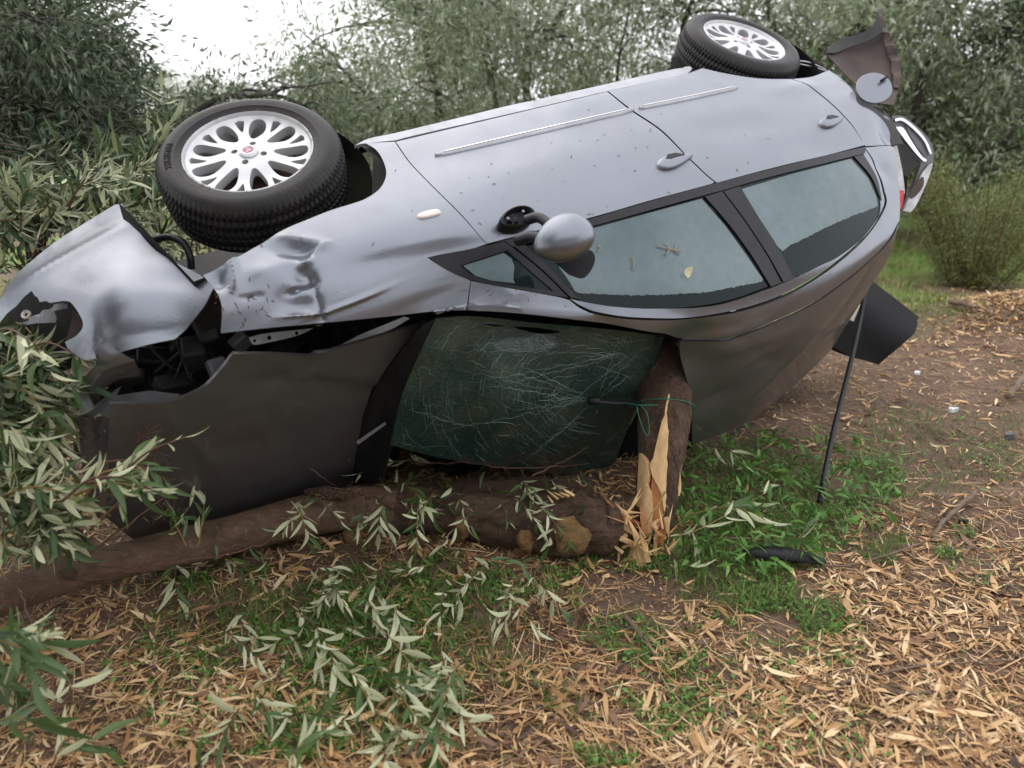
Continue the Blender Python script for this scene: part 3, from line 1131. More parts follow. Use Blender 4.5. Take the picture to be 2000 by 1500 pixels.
def sliver(pts, w):
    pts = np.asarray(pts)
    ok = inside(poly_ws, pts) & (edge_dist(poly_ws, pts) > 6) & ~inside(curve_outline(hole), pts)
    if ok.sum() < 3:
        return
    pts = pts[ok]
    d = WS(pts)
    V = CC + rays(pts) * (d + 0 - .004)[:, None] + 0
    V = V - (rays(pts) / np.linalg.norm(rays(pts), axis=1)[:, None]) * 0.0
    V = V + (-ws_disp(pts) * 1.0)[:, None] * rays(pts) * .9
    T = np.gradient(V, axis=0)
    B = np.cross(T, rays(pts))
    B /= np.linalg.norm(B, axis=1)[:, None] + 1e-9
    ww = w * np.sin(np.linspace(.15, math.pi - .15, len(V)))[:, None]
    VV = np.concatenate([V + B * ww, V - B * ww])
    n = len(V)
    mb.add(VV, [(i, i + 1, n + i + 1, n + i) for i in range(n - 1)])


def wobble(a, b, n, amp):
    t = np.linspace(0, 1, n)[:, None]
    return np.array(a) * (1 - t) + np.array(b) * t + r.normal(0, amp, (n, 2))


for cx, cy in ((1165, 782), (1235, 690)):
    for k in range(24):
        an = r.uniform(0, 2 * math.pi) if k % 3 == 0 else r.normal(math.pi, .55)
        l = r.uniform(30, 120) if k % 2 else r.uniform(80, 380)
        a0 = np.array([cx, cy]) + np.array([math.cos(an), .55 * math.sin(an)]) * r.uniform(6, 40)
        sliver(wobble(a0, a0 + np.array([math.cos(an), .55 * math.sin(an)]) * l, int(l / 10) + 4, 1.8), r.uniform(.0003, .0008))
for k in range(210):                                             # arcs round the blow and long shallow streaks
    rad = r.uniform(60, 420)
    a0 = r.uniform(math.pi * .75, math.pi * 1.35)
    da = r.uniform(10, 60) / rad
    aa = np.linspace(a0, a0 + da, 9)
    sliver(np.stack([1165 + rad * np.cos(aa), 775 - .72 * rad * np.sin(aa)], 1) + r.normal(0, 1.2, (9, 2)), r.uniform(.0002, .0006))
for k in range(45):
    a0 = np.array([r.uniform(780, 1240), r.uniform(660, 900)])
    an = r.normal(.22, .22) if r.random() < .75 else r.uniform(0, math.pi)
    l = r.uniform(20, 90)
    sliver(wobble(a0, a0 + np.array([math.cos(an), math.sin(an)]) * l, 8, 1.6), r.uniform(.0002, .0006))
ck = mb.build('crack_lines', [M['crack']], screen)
ck['kind'] = 'stuff'

# ---- scuttle, bonnet
panel_z = lambda zc: (lambda uv: ((zc - w2car(CC)[0][2]) / (rays(uv) @ RW)[:, 2]))
cowl_ctrl = [(832, 628, 2.50), (690, 940, 3.18), (850, 622, 2.50), (762, 870, float(WS([(762, 870)])[0]) + .02), (820, 690, float(WS([(820, 690)])[0]) + .02), (735, 760, 2.78), (700, 850, 3.0)]
sheet('scuttle_panel', [(826, 634, 'c'), (852, 621, 'c'), (822, 690), (788, 775), (764, 872), (745, 945, 'c'), (690, 945, 'c'), (696, 860), (728, 765), (775, 695)], tps(cowl_ctrl), M['black'], CAR, g=14, thick=.01, disp=lambda P: .006 * np.sin(P[:, 0] * .11) * np.sin(P[:, 1] * .05))
sheet('wiper_arm', [(696, 862, 'c'), (752, 824, 'c'), (754, 829, 'c'), (700, 868, 'c')], lambda uv: np.full(len(uv), 2.8), M['grey_plastic'], CAR, g=20, thick=.008)


def bonnet_depth(uv):
    o = w2car(CC)[0]
    k = rays(uv) @ RW
    s = np.full(len(uv), 2.4)
    for _ in range(30):
        P = o + k * s[:, None]
        z = 1.04 - .12 * (P[:, 0] - 1.0) - .10 * P[:, 1] ** 2 + .05 * P[:, 1]
        s = s + (z - P[:, 2]) / k[:, 2] * .8
    return s


def bonnet_disp(P):
    d = -.016 * np.exp(-np.abs((P[:, 1] - (745 + (P[:, 0] - 430) * .06)) / 26)) * (P[:, 0] > 380) * np.clip((P[:, 0] - 400) / 120, 0, 1)
    d += .012 * np.exp(-(((P - np.array([520, 790])) / np.array([130, 45])) ** 2).sum(1))
    d -= .010 * np.exp(-(((P - np.array([620, 705])) / np.array([10, 40])) ** 2).sum(1))
    d += .008 * np.exp(-(((P - np.array([560, 730])) / np.array([60, 30])) ** 2).sum(1))
    rb_ = np.random.default_rng(8)
    for _ in range(26):
        c_, a_, l_, w_ = np.array([rb_.uniform(230, 780), rb_.uniform(700, 960)]), rb_.normal(.1, .5), rb_.uniform(40, 130), rb_.uniform(10, 26)
        q_ = P - c_
        e_, f_ = q_[:, 0] * math.cos(a_) + q_[:, 1] * math.sin(a_), -q_[:, 0] * math.sin(a_) + q_[:, 1] * math.cos(a_)
        d += rb_.normal(0, .005) * np.exp(-np.abs(f_ / w_) * 1.5 - (e_ / l_) ** 4)
    d -= .010 * np.exp(-np.abs(P[:, 0] - 640 - (P[:, 1] - 800) * .3) / 22) * (P[:, 1] > 740)
    return d


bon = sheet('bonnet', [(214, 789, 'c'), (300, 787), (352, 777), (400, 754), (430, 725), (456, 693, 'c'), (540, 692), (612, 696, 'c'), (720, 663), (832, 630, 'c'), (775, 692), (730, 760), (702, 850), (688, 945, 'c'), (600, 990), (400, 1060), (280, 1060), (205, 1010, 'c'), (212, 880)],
            bonnet_depth, M['paint_mud_shade'], CAR, g=12, thick=.012, disp=bonnet_disp)
bon['label'] = 'buckled bonnet hanging towards the ground'
sheet('bonnet_hinge', [(650, 682, 'c'), (700, 655, 'c'), (790, 618, 'c'), (800, 622, 'c'), (770, 640, 'c'), (700, 668, 'c'), (652, 690, 'c')], lambda uv: 2.58 - .0006 * (uv[:, 0] - 650), M['galv'], CAR, g=20, thick=.006)
# slam panel edge at the nose
sheet('front_panel', [(150, 815, 'c'), (214, 815, 'c'), (212, 880), (205, 1010, 'c'), (180, 1000), (160, 900)], lambda uv: 2.30 + 0 * uv[:, 0], M['brown_plastic'], CAR, g=14, thick=.03, disp=lambda P: .006 * np.sin(P[:, 0] * .2))

# ---- bumper cover torn off the nose
bump_d = tps([(240, 398, 2.46), (417, 560, 2.21), (340, 662, 2.16), (130, 685, 2.16), (0, 610, 2.36), (110, 475, 2.45), (230, 540, 2.20), (300, 490, 2.30), (170, 620, 2.14), (180, 440, 2.47), (60, 540, 2.36), (-40, 640, 2.45)])


def bump_disp(P):
    d = .018 * np.exp(-np.abs((P[:, 1] - (470 + (P[:, 0] - 200) * -.55)) / 14)) * np.exp(-((P[:, 0] - 150) / 110) ** 4)
    d -= .006 * np.exp(-(((P - np.array([345, 548])) / np.array([80, 20])) ** 2).sum(1))
    d += .012 * np.exp(-(((P - np.array([250, 585])) / np.array([90, 50])) ** 2).sum(1))
    d -= .014 * np.exp(-np.abs((P[:, 1] - 655 + (P[:, 0] - 250) * .12) / 20)) * (P[:, 0] > 190)
    return d


bum = sheet('bumper', [(238, 398, 'c'), (262, 440), (300, 485), (345, 514), (388, 535), (418, 559, 'c'), (395, 602), (341, 661, 'c'), (290, 672), (233, 688, 'c'), (222, 662, 'c'), (184, 684, 'c'), (188, 700, 'c'), (165, 703), (148, 692, 'c'), (132, 680, 'c'), (127, 668, 'c'),
    (150, 655), (163, 637), (158, 617), (140, 592), (124, 588, 'c'), (98, 592, 'c'), (90, 588, 'c'), (78, 590, 'c'), (74, 581, 'c'), (69, 578, 'c'), (63, 569, 'c'), (48, 580, 'c'), (32, 598, 'c'), (14, 612, 'c'), (0, 630, 'c'), (-30, 660, 'c'), (-40, 640, 'c'), (-2, 590), (25, 545), (62, 510), (112, 470), (172, 432), (224, 400, 'c')],
    bump_d, M['paint'], CAR, g=9, thick=.004, disp=bump_disp, sharp=50)
bum['label'] = 'torn silver front bumper cover hanging loose'
# dark cavity behind the torn grille and its fins
sheet('grille_cavity', [(-40, 665, 'c'), (0, 620, 'c'), (64, 560, 'c'), (160, 590, 'c'), (175, 650, 'c'), (120, 720, 'c'), (40, 740, 'c'), (-40, 720, 'c')], lambda uv: 2.52 + 0 * uv[:, 0], M['dark'], bum, g=20, thick=.05)
sheet('fog_lamp_fin', [(38, 637, 'c'), (60, 620, 'c'), (108, 595, 'c'), (140, 588, 'c'), (130, 602, 'c'), (108, 608, 'c'), (110, 630, 'c'), (70, 632, 'c')], lambda uv: 2.30 - .0006 * uv[:, 0], M['grey_plastic'], bum, g=12, thick=.006, disp=lambda P: .006 * np.sin(P[:, 1] * .5))
sheet('fog_lamp_bezel', [(133, 652, 'c'), (140, 622, 'c'), (140, 608, 'c'), (155, 618, 'c'), (162, 636, 'c'), (150, 655, 'c'), (128, 668, 'c')], lambda uv: 2.25 + 0 * uv[:, 0], M['brown_plastic'], bum, g=10, thick=.01)
mbx = MB()
mbx.add(*lathe([(0, .015), (.006, .015), (.008, .009), (.004, .007), (.0, .006)], at(52, 615, 2.34), -CF + CU * .3, 18))
mbx.build('tow_eye_plug', [M['lamp']], bum)
sheet('torn_bumper_trim', [(184, 683, 'c'), (222, 660, 'c'), (225, 682, 'c'), (238, 690), (262, 705, 'c'), (230, 713), (200, 726), (182, 745), (174, 772), (186, 798, 'c'), (160, 806, 'c'), (154, 765), (166, 735), (188, 712, 'c')], tps([(184, 683, 2.12), (222, 660, 2.11), (262, 705, 2.14), (200, 726, 2.16), (174, 772, 2.26), (160, 806, 2.27), (230, 700, 2.12)]), M['paint'], CAR, g=8, thick=.004)
sheet('torn_bumper_trim', [(262, 703, 'c'), (230, 714), (202, 728), (184, 748), (177, 772), (186, 796, 'c'), (194, 780), (206, 758), (232, 740), (270, 722, 'c')], tps([(262, 703, 2.14), (202, 728, 2.17), (177, 772, 2.26), (206, 758, 2.34), (270, 722, 2.26)]), M['grey_plastic'], CAR, g=8, thick=.004)
sheet('torn_metal_strip', [(147, 817, 'c'), (168, 802, 'c'), (200, 780, 'c'), (235, 754, 'c'), (227, 772, 'c'), (292, 763, 'c'), (352, 770, 'c'), (338, 779, 'c'), (300, 786, 'c'), (213, 790, 'c'), (213, 814, 'c')], lambda uv: 2.31 + 0 * uv[:, 0], M['grey_plastic'], CAR, g=10, thick=.004, disp=lambda P: .004 * np.sin(P[:, 0] * .1))

# ---- engine bay: dark clutter behind the gaps
r = np.random.default_rng(3)
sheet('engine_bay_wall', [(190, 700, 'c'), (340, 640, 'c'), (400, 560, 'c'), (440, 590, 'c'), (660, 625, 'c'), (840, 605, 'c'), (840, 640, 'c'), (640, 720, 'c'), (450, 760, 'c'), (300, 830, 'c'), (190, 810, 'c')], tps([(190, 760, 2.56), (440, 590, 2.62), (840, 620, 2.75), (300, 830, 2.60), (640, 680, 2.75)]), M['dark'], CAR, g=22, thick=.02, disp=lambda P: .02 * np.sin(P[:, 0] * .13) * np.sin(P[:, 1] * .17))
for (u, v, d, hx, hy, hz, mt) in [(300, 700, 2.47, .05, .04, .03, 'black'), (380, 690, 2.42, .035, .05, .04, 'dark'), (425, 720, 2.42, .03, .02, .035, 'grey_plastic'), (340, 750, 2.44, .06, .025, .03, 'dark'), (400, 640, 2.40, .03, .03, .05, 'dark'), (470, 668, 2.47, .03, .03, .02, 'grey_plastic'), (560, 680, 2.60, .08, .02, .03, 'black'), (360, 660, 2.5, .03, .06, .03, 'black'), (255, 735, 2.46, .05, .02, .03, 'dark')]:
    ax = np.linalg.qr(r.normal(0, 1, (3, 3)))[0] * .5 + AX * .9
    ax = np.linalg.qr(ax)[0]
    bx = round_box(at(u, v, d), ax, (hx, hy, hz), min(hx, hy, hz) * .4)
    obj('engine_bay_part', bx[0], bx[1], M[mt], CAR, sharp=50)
mb = MB()
for a in range(4):
    p0, p1 = np.array([r.uniform(280, 420), r.uniform(620, 720)]), np.array([r.uniform(300, 440), r.uniform(680, 770)])
    pts = [at(*p0, 2.44), at(*(p0 * .6 + p1 * .4 + r.normal(0, 22, 2)), 2.39), at(*(p0 * .3 + p1 * .7 + r.normal(0, 22, 2)), 2.42), at(*p1, 2.44)]
    mb.add(*tube(smooth_path(pts, 20), r.uniform(.003, .006), 8))
mb.build('engine_bay_hose', [M['dark']], CAR)
sheet('headlamp_bracket', [(486, 659, 'c'), (520, 651), (612, 641, 'c'), (590, 652), (560, 661), (505, 673, 'c'), (493, 672)], lambda uv: 2.36 + .0005 * (uv[:, 0] - 486), M['galv'], CAR, g=9, thick=.004,
      holes=[[(497, 662), (501, 665), (498, 669), (494, 666)], [(524, 655), (530, 658), (528, 664), (522, 662)], [(578, 646), (583, 649), (581, 655), (576, 653)]], step=3)
mb = MB()
mb.add(*tube(smooth_path([at(300, 468, 2.5), at(330, 463, 2.48), at(358, 475, 2.46), at(371, 500, 2.45), at(374, 525, 2.46)], 30), .012, 10))
mb.build('rubber_hose', [M['black']], CAR)

# ---- wheels
M['needle'] = m_noisy('brown_needle', (.22, .10, .05), (.12, .06, .035), 40, .8, 0, 0)
def wheel(name, c_car, axis_car, seed, spin, lettering=None):
    axis = RW @ np.asarray(axis_car, float)
    axis /= np.linalg.norm(axis)
    c = car2w(c_car)[0]
    w = empty(name, c, CAR)
    ref = RW[:, 2]
    a = ref - axis * (ref @ axis)
    a /= np.linalg.norm(a)
    b = np.cross(axis, a)
    rot = lambda r, t: r * math.cos(t) * a + r * math.sin(t) * b
    # tyre: sidewall profile + blocks cut in the tread
    prof = [(-.012, .212), (.002, .216), (.006, .223), (.010, .235), (.0135, .2385), (.014, .25), (.0155, .262), (.0125, .276), (.011, .279), (.007, .288), (-.004, .298), (-.012, .304)]
    tread = [(-.016, .3075), (-.022, .310), (-.034, .3125), (-.040, .313), (-.046, .313), (-.058, .3145), (-.072, .315), (-.078, .3155), (-.084, .3155), (-.097, .316), (-.110, .3155), (-.116, .3155), (-.122, .315), (-.136, .3145), (-.148, .313), (-.154, .313), (-.160, .3125), (-.172, .310), (-.180, .306)]
    back = [(-.188, .298), (-.198, .27), (-.198, .24), (-.186, .212)]
    seg = 288
    V, P = [], prof + tread + back
    grooves = {3, 4, 7, 8, 11, 14, 15}
    for i, (o, rr) in enumerate(P):
        for j in range(seg):
            t = 2 * math.pi * j / seg
            rj = rr
            k = i - len(prof)
            if 0 <= k < len(tread):
                ph = (j + (k % 6) * .55 * (1 if k < 9 else -1)) % 3.0
                if ph < .95:
                    rj -= .0055
                if k in grooves:
                    rj -= .007
            elif i >= len(prof) - 3 and i < len(prof):
                if j % 3 == 0:
                    rj -= .002
            V.append(c + axis * o + rot(rj, t))
    F = [(i * seg + j, i * seg + (j + 1) % seg, (i + 1) * seg + (j + 1) % seg, (i + 1) * seg + j) for i in range(len(P) - 1) for j in range(seg)]
    ty = obj('tyre', V, F, M['rubber'], w, sharp=28)
    # rim face: nine forked spokes, openings cut right through
    NS = 9
    outer = np.array([(.2135 * math.cos(t), .2135 * math.sin(t)) for t in np.linspace(0, 2 * math.pi, 120, endpoint=False)])
    holes = []
    for k in range(NS):
        t0 = 2 * math.pi * (k + .5) / NS + spin
        pts = []
        for s in np.linspace(0, 2 * math.pi, 26, endpoint=False):
            rad = .139 - .058 * math.cos(s)
            hw = .0285 * math.copysign(abs(math.sin(s)) ** .75, math.sin(s)) * (1 - .28 * math.cos(s)) * min(1, .45 + rad * 4)
            hw = math.copysign(min(abs(hw), .0315), hw)
            pts.append((rad * math.cos(t0) - hw * math.sin(t0), rad * math.sin(t0) + hw * math.cos(t0)))
        holes.append(np.array(pts))
        t1 = 2 * math.pi * k / NS + spin
        tri = [(.140, .0), (.152, .0055), (.172, .0115), (.193, .0165), (.198, .0), (.193, -.0165), (.172, -.0115), (.152, -.0055)]
        holes.append(np.array([(x * math.cos(t1) - y * math.sin(t1), x * math.sin(t1) + y * math.cos(t1)) for x, y in tri]))
    for k in range(4):
        t2 = math.pi / 4 + k * math.pi / 2 + spin
        holes.append(np.array([(.050 * math.cos(t2) + .0115 * math.cos(s), .050 * math.sin(t2) + .0115 * math.sin(s)) for s in np.linspace(0, 2 * math.pi, 12, endpoint=False)]))
    Q, T = triangulate(outer, holes, .014)
    rr = np.linalg.norm(Q, axis=1)
    h = -.004 + .010 * np.exp(-((rr - .2135) / .012) ** 2) - .016 * np.exp(-((rr - .15) / .06) ** 2) + .004 * np.exp(-(rr / .05) ** 2)
    V = c + axis * (h - .004)[:, None] + np.outer(Q[:, 0], a) + np.outer(Q[:, 1], b)
    s = (np.cross(V[T[:, 1]] - V[T[:, 0]], V[T[:, 2]] - V[T[:, 0]]) @ axis)
    T = np.where(s[:, None] < 0, T[:, ::-1], T)
    VV, F = solid(V, T, .034, np.repeat(axis[None], len(V), 0))
    mb = MB()
    mb.add(VV, F)
    mb.add(*lathe([(.004, .2175), (.006, .2135), (-.002, .209), (-.02, .205), (-.07, .196), (-.18, .19)], c, axis, 72))
    mb.build('rim', [M['alloy']], w, sharp=35)
    mb = MB()
    mb.add(*lathe([(-.085, .0), (-.085, .132), (-.107, .132), (-.107, .0)], c, axis, 40))
    mb.add(*box(c + axis * -.095 + rot(.10, 1.9), np.stack([a, b, axis], 1), (.045, .04, .03)))
    mb.build('brake_disc', [M['rust']], w, sharp=40)
    mb = MB()
    mb.add(*lathe([(-.17, .0), (-.17, .19)], c, axis, 24))
    mb.build('wheel_back_plate', [M['dark']], w)
    mb = MB()
    mb.add(*lathe([(-.008, .034), (-.001, .033), (.002, .029), (.0035, .023), (.0035, .0)], c, axis, 40), mi=0)
    mb.add(*lathe([(.0036, .0225), (.005, .0225), (.005, .0205), (.0036, .0205)], c, axis, 32), mi=2)
    mb.add(*lathe([(.0040, .0), (.0043, .001), (.0043, .0205)], c, axis, 32), mi=1)
    # four upright letters of the badge as slim raised bars
    up = (a * math.cos(spin) + b * math.sin(spin))
    up, rt = -b, a
    L = {'F': [((0, 0), (0, 1)), ((0, 1), (.6, 1)), ((0, .55), (.5, .55))], 'I': [((.3, 0), (.3, 1))], 'A': [((0, 0), (.3, 1)), ((.3, 1), (.6, 0)), ((.12, .4), (.48, .4))], 'T': [((.3, 0), (.3, 1)), ((0, 1), (.6, 1))]}
    for i, ch in enumerate('FIAT'):
        for p, q in L[ch]:
            p3 = c + axis * .0052 + rt * ((i - 2) * .0068 + .0015 + p[0] * .0062) + up * ((p[1] - .5) * .014)
            q3 = c + axis * .0052 + rt * ((i - 2) * .0068 + .0015 + q[0] * .0062) + up * ((q[1] - .5) * .014)
            mb.add(*tube([p3, q3], .00075, 5), mi=2)
    mb.build('hub_cap', [M['alloy'], M['badge'], M['chrome']], w, sharp=40)
    rn = np.random.default_rng(60 + seed)
    mb = MB()
    for k in range(70):
        t, rr_ = rn.uniform(0, 6.283), rn.choice([rn.normal(.2175, .003), rn.uniform(.21, .29)])
        p0 = c + axis * (.0155 if rr_ > .222 else .008) + rot(rr_, t)
        dd = rot(1, t + rn.uniform(0, 3))
        e_ = np.cross(axis, dd)
        l_ = rn.uniform(.003, .012)
        mb.add([p0 - dd * l_, p0 + e_ * .0011, p0 + dd * l_ + axis * .002, p0 - e_ * .0011], [(0, 1, 2, 3)])
    nd_ = mb.build('pine_needles' if False else 'stuck_needles', [M['needle']], w)
    nd_['kind'] = 'stuff'
    if lettering:
        word, ang0 = lettering
        mb = MB()
        GL = {'Y': [((0, 1), (.3, .5)), ((.6, 1), (.3, .5)), ((.3, .5), (.3, 0))], 'O': [((.0, .2), (.0, .8)), ((0, .8), (.3, 1)), ((.3, 1), (.6, .8)), ((.6, .8), (.6, .2)), ((.6, .2), (.3, 0)), ((.3, 0), (0, .2))],
              'K': [((0, 0), (0, 1)), ((0, .45), (.6, 1)), ((.15, .55), (.6, 0))], 'H': [((0, 0), (0, 1)), ((.6, 0), (.6, 1)), ((0, .5), (.6, .5))],
              'A': L['A'], 'M': [((0, 0), (0, 1)), ((0, 1), (.3, .4)), ((.3, .4), (.6, 1)), ((.6, 1), (.6, 0))]}
        for i, ch in enumerate(word):
            for p, q in GL[ch]:
                pts = []
                for x, y in (p, q):
                    t = ang0 - (i + x) * .068
                    pts.append(c + axis * .0158 + rot(.249 + y * .022, t))
                mb.add(*tube(pts, .0013, 5))
        mb.build('raised_lettering', [M['rubber']], ty)
    return w


# angle on the tyre where the moulded name starts
def tyre_angle(c_car, axis_car, u, v):
    axis = RW @ np.asarray(axis_car, float)
    axis /= np.linalg.norm(axis)
    c = car2w(c_car)[0]
    a = RW[:, 2] - axis * (RW[:, 2] @ axis)
    a /= np.linalg.norm(a)
    b = np.cross(axis, a)
    d = rays([(u, v)])[0]
    p = CC + d * (((c - CC) @ axis) / (d @ axis)) - c
    return math.atan2(p @ b, p @ a)


wheel('wheel', (1.31, .868, .318), (.149, .989, -.024), 1, .12, ('YOKOHAMA', tyre_angle((1.31, .868, .318), (.149, .989, -.024), 326, 338)))
wheel('wheel', (-1.299, .859, .306), (-.064, .998, -.024), 2, .5)
for sx in (1.3, -1.3):                                           # the pair on the far side, as seen from above or behind
    c = car2w([sx, -.86, .31])[0]
    ax = RW @ np.array([0, -1.0, 0])
    w = empty('wheel', c, CAR)
    mb = MB()
    mb.add(*lathe([(0, .212), (.012, .24), (.014, .27), (-.005, .30), (-.03, .314), (-.16, .314), (-.19, .30), (-.2, .25), (-.19, .2)], c, ax, 64))
    mb.build('tyre', [M['rubber']], w, sharp=40)
    mb = MB()
    mb.add(*lathe([(.002, .213), (-.01, .205), (-.03, .19), (-.02, .05), (-.015, .0)], c, ax, 48))
    mb.build('rim', [M['alloy']], w, sharp=40)


def liner(name, cx, cz, r0, a0, a1, y0, y1, mt, rz=1.0):
    """wheel arch liner: a curved dark tub"""
    aa = np.linspace(a0, a1, 30)
    V, F = [], []
    for t in aa:
        for y in np.linspace(y0, y1, 8):
            V.append([cx + r0 * math.cos(t), y, cz + r0 * rz * math.sin(t)])
    F = [(i * 8 + j, i * 8 + j + 1, (i + 1) * 8 + j + 1, (i + 1) * 8 + j) for i in range(29) for j in range(7)]
    n = len(V)
    V.append([cx, y0, cz])
    F += [(n, i * 8, (i + 1) * 8) for i in range(29)]
    ob = obj(name, car2w(V), F, M[mt], CAR)
    return ob


liner('wheel_arch_liner', 1.31, .42, .365, 1.9, math.pi + .35, .30, .845, 'black')
liner('wheel_arch_liner', -1.22, .40, .40, -.35, math.pi + .35, .30, .83, 'black')
mb = MB()
for k in (0, 1):
    mb.add(*tube(smooth_path([at(1545, 118 + 4 * k, 3.82), at(1580, 122 + 7 * k, 3.84), at(1614, 137 + 2 * k, 3.86)], 12), .004, 6))
mb.build('brake_pipe', [M['galv']], CAR)

# ---- door mirror: black cup torn open, silver shell folded over the window
cup_c = shell_pt(1003, 437, .035)
q = on_shell([(1003, 437)])
Nn = (shell_n(q[:, 0], q[:, 1]) @ RW.T)[0]
Xn = RW[:, 0] - Nn * (RW[:, 0] @ Nn)
Xn /= np.linalg.norm(Xn)
Zn = np.cross(Nn, Xn)
mir = empty('door_mirror', cup_c, CAR)
mb = MB()
n = 28
prof = [(-.036, .96, 0), (.0, 1.0, 0), (.012, .97, 0), (.016, .86, 0), (.008, .76, 0), (-.012, .70, 0), (-.014, .0, 0)]
V, F = [], []
for h, f, _ in prof:
    for k in range(n):
        t = 2 * math.pi * k / n
        V.append(cup_c + Nn * h + f * (Xn * .070 * math.cos(t) + Zn * .037 * math.sin(t) * (1 - .12 * math.cos(t))))
for i in range(len(prof) - 1):
    F += [(i * n + j, i * n + (j + 1) % n, (i + 1) * n + (j + 1) % n, (i + 1) * n + j) for j in range(n)]
mb.add(V, F)
rr2 = np.random.default_rng(9)
for k in range(9):
    p = cup_c + Nn * .0 + Xn * rr2.uniform(-.035, .035) + Zn * rr2.uniform(-.016, .016)
    mb.add(*round_box(p, np.linalg.qr(rr2.normal(0, 1, (3, 3)))[0], (rr2.uniform(.006, .014), .005, .005), .002))
mb.build('mirror_base', [M['black']], mir, sharp=45)
mb = MB()
for u, v in ((984, 440), (1014, 428)):
    mb.add(*lathe([(0, .005), (.004, .005), (.004, .002)], shell_pt(u, v, .042), Nn, 12))
mb.build('screw', [M['galv']], mir)
mb = MB()
mb.add(*tube(smooth_path([at(1010, 470, 2.28), at(1040, 462, 2.24), at(1066, 470, 2.2)], 12), .018, 12))
mb.add(*tube(smooth_path([at(1028, 430, 2.29), at(1052, 425, 2.26), at(1075, 440, 2.22)], 12), .016, 10))
mb.build('mirror_arm', [M['trim']], mir)


def ellip(name, c, axes, rad, material, parent, shape=None, nu=36, nv=20):
    V, F = [], []
    for i in range(nv + 1):
        ph = math.pi * i / nv
        for j in range(nu):
            t = 2 * math.pi * j / nu
            p = np.array([math.cos(ph), math.sin(ph) * math.cos(t), math.sin(ph) * math.sin(t)])
            if shape:
                p = shape(p)
            V.append(c + axes @ (p * rad))
    for i in range(nv):
        F += [(i * nu + j, i * nu + (j + 1) % nu, (i + 1) * nu + (j + 1) % nu, (i + 1) * nu + j) for j in range(nu)]
    return obj(name, V, F, material, parent, sharp=60)


mc = at(1100, 466, 2.16)
e1 = CR * .985 + CU * .17
e1 /= np.linalg.norm(e1)
e3 = -CF * .8 + CU * .5
e3 -= e1 * (e3 @ e1)
e3 /= np.linalg.norm(e3)
e2 = np.cross(e3, e1)
ang = .30
g1, g2 = e1 * math.cos(ang) + e2 * math.sin(ang), -e1 * math.sin(ang) + e2 * math.cos(ang)


def mshape(p):
    x, y, z = p
    s = 1 - .20 * x * 0 - .22 * max(0, -x) ** 2
    return np.array([x * (1 - .05 * y), np.sign(y) * abs(y) ** .85 * s * (1.0 + .10 * x), z * s])


ellip('mirror_shell', mc, np.stack([g1, g2, e3], 1), np.array([.092, .070, .062]), M['paint'], mir, mshape)
sheet('mirror_back', [(1085, 512, 'c'), (1122, 502), (1150, 488), (1162, 500), (1158, 522), (1140, 542), (1112, 535, 'c')], lambda uv: 2.30 + 0 * uv[:, 0], M['black'], mir, g=12, thick=.02)

# ---- fuel flap, tail end
fl = MB()
fc = at(1707, 172, 3.62)
fn = -CF * .97 + CU * .22 - CR * .1
fl.add(*lathe([(-.006, .083), (.0, .085), (.003, .083), (.004, .07), (.0045, .0)], fc, fn, 48))
flap = fl.build('fuel_flap', [M['paint']], CAR, sharp=50)
flap['label'] = 'round fuel flap standing open'
mb = MB()
mb.add(*box(at(1727, 154, 3.605), np.linalg.qr(np.stack([CR * .75 + CU * .5, CU * .75 - CR * .5, CF], 1))[0], (.022, .006, .003)))
mb.build('flap_hinge', [M['black']], flap)
sheet('filler_recess', [(1672, 203, 'c'), (1690, 206), (1722, 212), (1728, 222, 'c'), (1710, 222), (1685, 214)], lambda uv: 3.63 + 0 * uv[:, 0], M['black'], CAR, g=14, thick=.02)

BD = tps([(1618, 110, 3.96), (1755, 120, 4.02), (1716, 22, 4.15), (1640, 90, 4.08), (1700, 170, 3.92), (1690, 80, 4.12), (1745, 60, 4.05)])
rb = sheet('rear_bumper', [(1716, 18, 'c'), (1724, 28), (1734, 60), (1748, 92), (1757, 130), (1756, 170), (1745, 205, 'c'), (1700, 200, 'c'), (1670, 160), (1640, 130), (1612, 104, 'c'), (1625, 88), (1650, 75), (1690, 62), (1708, 45), (1713, 30)], BD, M['brown_plastic'], CAR, g=9, thick=.004, disp=lambda P: -.03 * np.exp(-(((P - np.array([1695, 120])) / np.array([45, 40])) ** 2).sum(1)), sharp=50)
rb['label'] = 'muddy inner face of the torn rear bumper'
sheet('bumper_lip', [(1614, 103, 'c'), (1625, 87), (1650, 74), (1690, 61), (1708, 44), (1714, 25, 'c'), (1722, 45), (1722, 62), (1700, 78), (1660, 92), (1632, 103, 'c')], lambda uv: BD(uv) - .05 + .0004 * (uv[:, 1] - 60), M['dark'], rb, g=9, thick=.004)
sheet('bumper_lip', [(1716, 20, 'c'), (1736, 62), (1750, 95), (1759, 130), (1757, 170, 'c'), (1746, 165), (1740, 120), (1726, 80)], lambda uv: BD(uv) - .02, M['brown_plastic'], rb, g=9, thick=.006, disp=lambda P: .01 * np.sin(P[:, 1] * .22))

